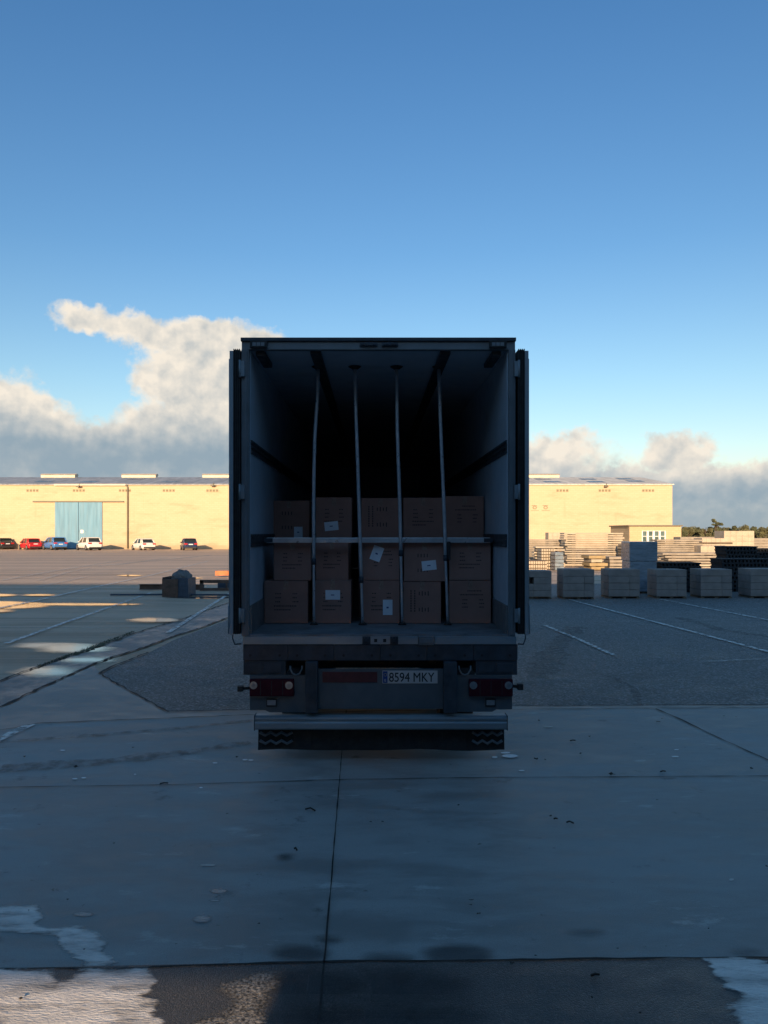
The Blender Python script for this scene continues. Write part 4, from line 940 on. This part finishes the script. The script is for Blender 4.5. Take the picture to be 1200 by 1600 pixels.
lintel_grid(826, 855, 876, 43, 3, 8, 'low orange-lit pile of lintel ends next to the trailer door', 'blockl')
t = plank_stack(868, 881, 863, 44.5, 5, 'narrow dark blue wrapped stack between lintels and slabs', mats=('film', 'film'), jag=.02, gap=.1, name='wrapped_stack', cat='wrapped stack', grp=None)
plank_stack(952, 978, 870, 45, 4, 'short low stack of pale slabs right of the ochre beams', gap=.25, jag=.06)
plank_stack(922, 944, 868, 44.5, 4, 'ochre and pale beams piled askew in front of the tallest stack', mats=('yellowb', 'precast'), jag=.2, gap=.2, twist=6, name='beam_pile', cat='pile of beams', grp=None)
plank_stack(975, 996, 850, 48, 8, 'slab stack mostly hidden behind the blue wrapped tower', jag=.08)
plank_stack(1026, 1096, 843, 49, 13, 'stack of rough weathered slabs right of the wrapped tower', gap=.22, jag=.16, mats=('precast2', 'precast2'))
plank_stack(1040, 1130, 864, 45, 6, 'low wide stack of pale slabs behind the black mats', gap=.3, jag=.2)
# wrapped tower
Xa, Xb, dt = ux(984, 27.6), ux(1028, 27.6), 27.6
t = thing('wrapped_pallet', 'tall blue-grey film-wrapped pallet rising above the front row', 'wrapped pallet', ((Xa + Xb) / 2, dt + .5, 0)); w = Xb - Xa; hh = uz(846.5, dt)
pallet_part(t, w, .95)
b = MB(); b.box(-w / 2 + .02, w / 2 - .02, -.46, .46, .071, hh * .62, None, .03); b.box(-w / 2, w / 2, -.48, .48, hh * .62 + .004, hh, None, .03); b.build('wrapped_load', A['film'], t)
# black things
def black_rack(x0, x1, y0, y1, d, n, label, base=0, teeth=True, dep=1.0):
    X0, X1 = ux(x0, d), ux(x1, d); w = X1 - X0; top = uz(y0, d); t = thing('black_pallet_stack', label, 'black pallets', ((X0 + X1) / 2, d + dep / 2, base), 0, 'stacks of black plastic pallets')
    h = (top - base) / n; r = random.Random(int(x0))
    for k in range(n):
        b = MB(); j = r.uniform(-.06, .06)
        b.box(-w / 2 + j, w / 2 + j, -dep / 2, dep / 2, k * h + h * .68, k * h + h - .004, None, .008); b.box(-w / 2 + j, w / 2 + j, -dep / 2, dep / 2, k * h, k * h + h * .12)
        m_ = max(4, int(w / .13))
        for q in range(m_): a = -w / 2 + j + w * (q + .2) / m_; b.box(a, a + w / m_ * .45, -dep / 2 + .01, dep / 2 - .01, k * h + h * .12 + .001, k * h + h * .68 - .001)
        b.build('pallet', A['blackp'], t)
    return t
black_rack(1033, 1097, 879, 890, 28.2, 8, 'low stack of black plastic pallets just above the front row')
black_rack(1128, 1215, 873, 890, 28.5, 8, 'wide lower stack of black plastic pallets at the right edge')
black_rack(1134, 1186, 853.5, 0, 31.5, 10, 'taller stack of black plastic pallets behind the wide one')
black_rack(1172, 1230, 857, 0, 33, 10, 'rearmost stack of black plastic pallets at the right edge')
# lit block pallets further back
lg = 'pallets of pale blocks in the sun'
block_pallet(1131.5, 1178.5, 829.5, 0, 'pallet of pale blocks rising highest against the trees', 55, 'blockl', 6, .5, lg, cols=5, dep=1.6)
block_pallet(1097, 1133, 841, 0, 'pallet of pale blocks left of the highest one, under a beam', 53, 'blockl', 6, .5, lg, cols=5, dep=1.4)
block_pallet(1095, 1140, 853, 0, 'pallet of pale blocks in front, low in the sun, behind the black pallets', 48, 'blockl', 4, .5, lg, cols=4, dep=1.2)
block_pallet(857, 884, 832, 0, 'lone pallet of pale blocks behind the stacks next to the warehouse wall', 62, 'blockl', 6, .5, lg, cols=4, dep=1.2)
ob_ = MB().box(-1.15, 1.15, 0, .3, 0, .12); o = ob_.build('timber_beam', A['wood']); o.location = (ux(1118, 51.6), 51.6, uz(850.2, 51.6)); tag(o, 'dark timber beam laid across the pale blocks', 'beam')
# long low grey stacks closing the yard
plank_stack(1064, 1136, 839, 64, 8, 'long low grey slab stack at the back right of the small building', mats=('precast2', 'precast2'), gap=.06, jag=.2, dep=1.5)
plank_stack(1176, 1260, 841, 60, 8, 'long grey slab stack at the right edge under the trees', mats=('precast2', 'precast2'), gap=.06, jag=.2, dep=1.5)
plank_stack(984, 1064, 851, 57, 6, 'low slab stack in front of the small brick building', gap=.2, jag=.2)

# ------------------------------------------------------------------ trees on the right
A['foliage'] = mat('dark green foliage', (.10, .11, .055), .9, var=.55, scale=.8)
A['foliage2'] = mat('olive foliage', (.14, .14, .07), .9, var=.5, scale=.9)
A['bark'] = mat('bark', (.07, .05, .035), .9, var=.3, scale=5)
def tree(px, d, top_y, wpx, label, seed, mt='foliage', pine=False, grp='trees on the skyline'):
    r = random.Random(seed); X = ux(px, d); top = uz(top_y, d); rx = wpx / F * d / 2
    t = thing('pine_tree' if pine else 'tree', label, 'tree', (X, d, 0), 0, grp)
    b = MB(); tr = [(0, 0, 0), (.1, 0, top * .35), (-.1, .1, top * .65), (.05, 0, top * .9)]; b.tube(tr, [.22, .17, .12, .05], 7)
    lobes = []
    n = 9 if not pine else 8
    for k in range(n):
        a = r.uniform(0, 6.28)
        if pine: z = top * r.uniform(.72, .97); q = rx * r.uniform(.15, .75); rad = rx * r.uniform(.18, .32)
        else: z = top * r.uniform(.35, .86); q = rx * r.uniform(.1, .8); rad = min(rx, top * .3) * r.uniform(.35, .6)
        c = Vector((q * math.cos(a), q * math.sin(a) * .8, z)); lobes.append((c, rad)); b.tube([(0, 0, z - .6 * rad - .3), tuple(c)], [.07, .03], 5)
    b.build('trunk', A['bark'], t)
    f = MB(); cnt = 260 if not pine else 150
    for (c, rad) in lobes:
        for _ in range(cnt):
            v = Vector((r.gauss(0, 1), r.gauss(0, 1), r.gauss(0, 1))).normalized() * rad * (r.random() ** .35)
            if pine: v.z *= .38
            p = c + v; s = r.uniform(.10, .26) * (.8 if pine else 1); u = Vector((r.gauss(0, 1), r.gauss(0, 1), r.gauss(0, 1))).normalized() * s; w_ = u.orthogonal().normalized() * s * .6
            f.bm.faces.new([f.bm.verts.new(p + q) for q in (u, w_, -u, -w_)])
    o = f.build('crown', A[mt], t)
r = random.Random(3)
i = 0
desc = ['at the warehouse corner', 'just right of the warehouse corner', 'left of the lone pine', 'under the lone pine', 'right of the lone pine', 'left of the highest pale blocks', 'above the highest pale blocks', 'above the right end of the highest blocks', 'right of the highest pale blocks', 'near the right edge of the photo', 'at the right edge of the photo']
for px, ty in ((1062, 824), (1076, 822.5), (1090, 823), (1103, 821), (1122, 822), (1134, 821.5), (1150, 820.5), (1165, 819.5), (1180, 820.5), (1194, 822), (1210, 821)):
    tree(px, 150 + r.uniform(-8, 8), ty, r.uniform(20, 27), 'bushy olive tree ' + desc[i], i + 1, ('foliage', 'foliage2')[i % 2]); i += 1
wd = MB(); r = random.Random(17)
for k in range(150):
    dd = r.uniform(165, 200); c = Vector((ux(r.uniform(1040, 1275), dd), dd, 0)); hh = uz(r.uniform(822.5, 828), dd); c.z = r.uniform(.4, .85) * hh; rad = hh * .22
    for _ in range(110):
        v = Vector((r.gauss(0, 1), r.gauss(0, 1), r.gauss(0, 1))).normalized() * rad * (r.random() ** .35); v.x *= 1.5
        p = c + v; q_ = r.uniform(.12, .3); u = Vector((r.gauss(0, 1), r.gauss(0, 1), r.gauss(0, 1))).normalized() * q_; w_ = u.orthogonal().normalized() * q_ * .6
        wd.bm.faces.new([wd.bm.verts.new(p + q) for q in (u, w_, -u, -w_)])
tag(wd.build('wood', A['foliage2']), 'dense far wood closing the skyline behind the single trees', 'wood', kind='stuff')
tree(1119, 140, 810.5, 23, 'lone umbrella pine rising above the other trees', 99, 'foliage', True, None)
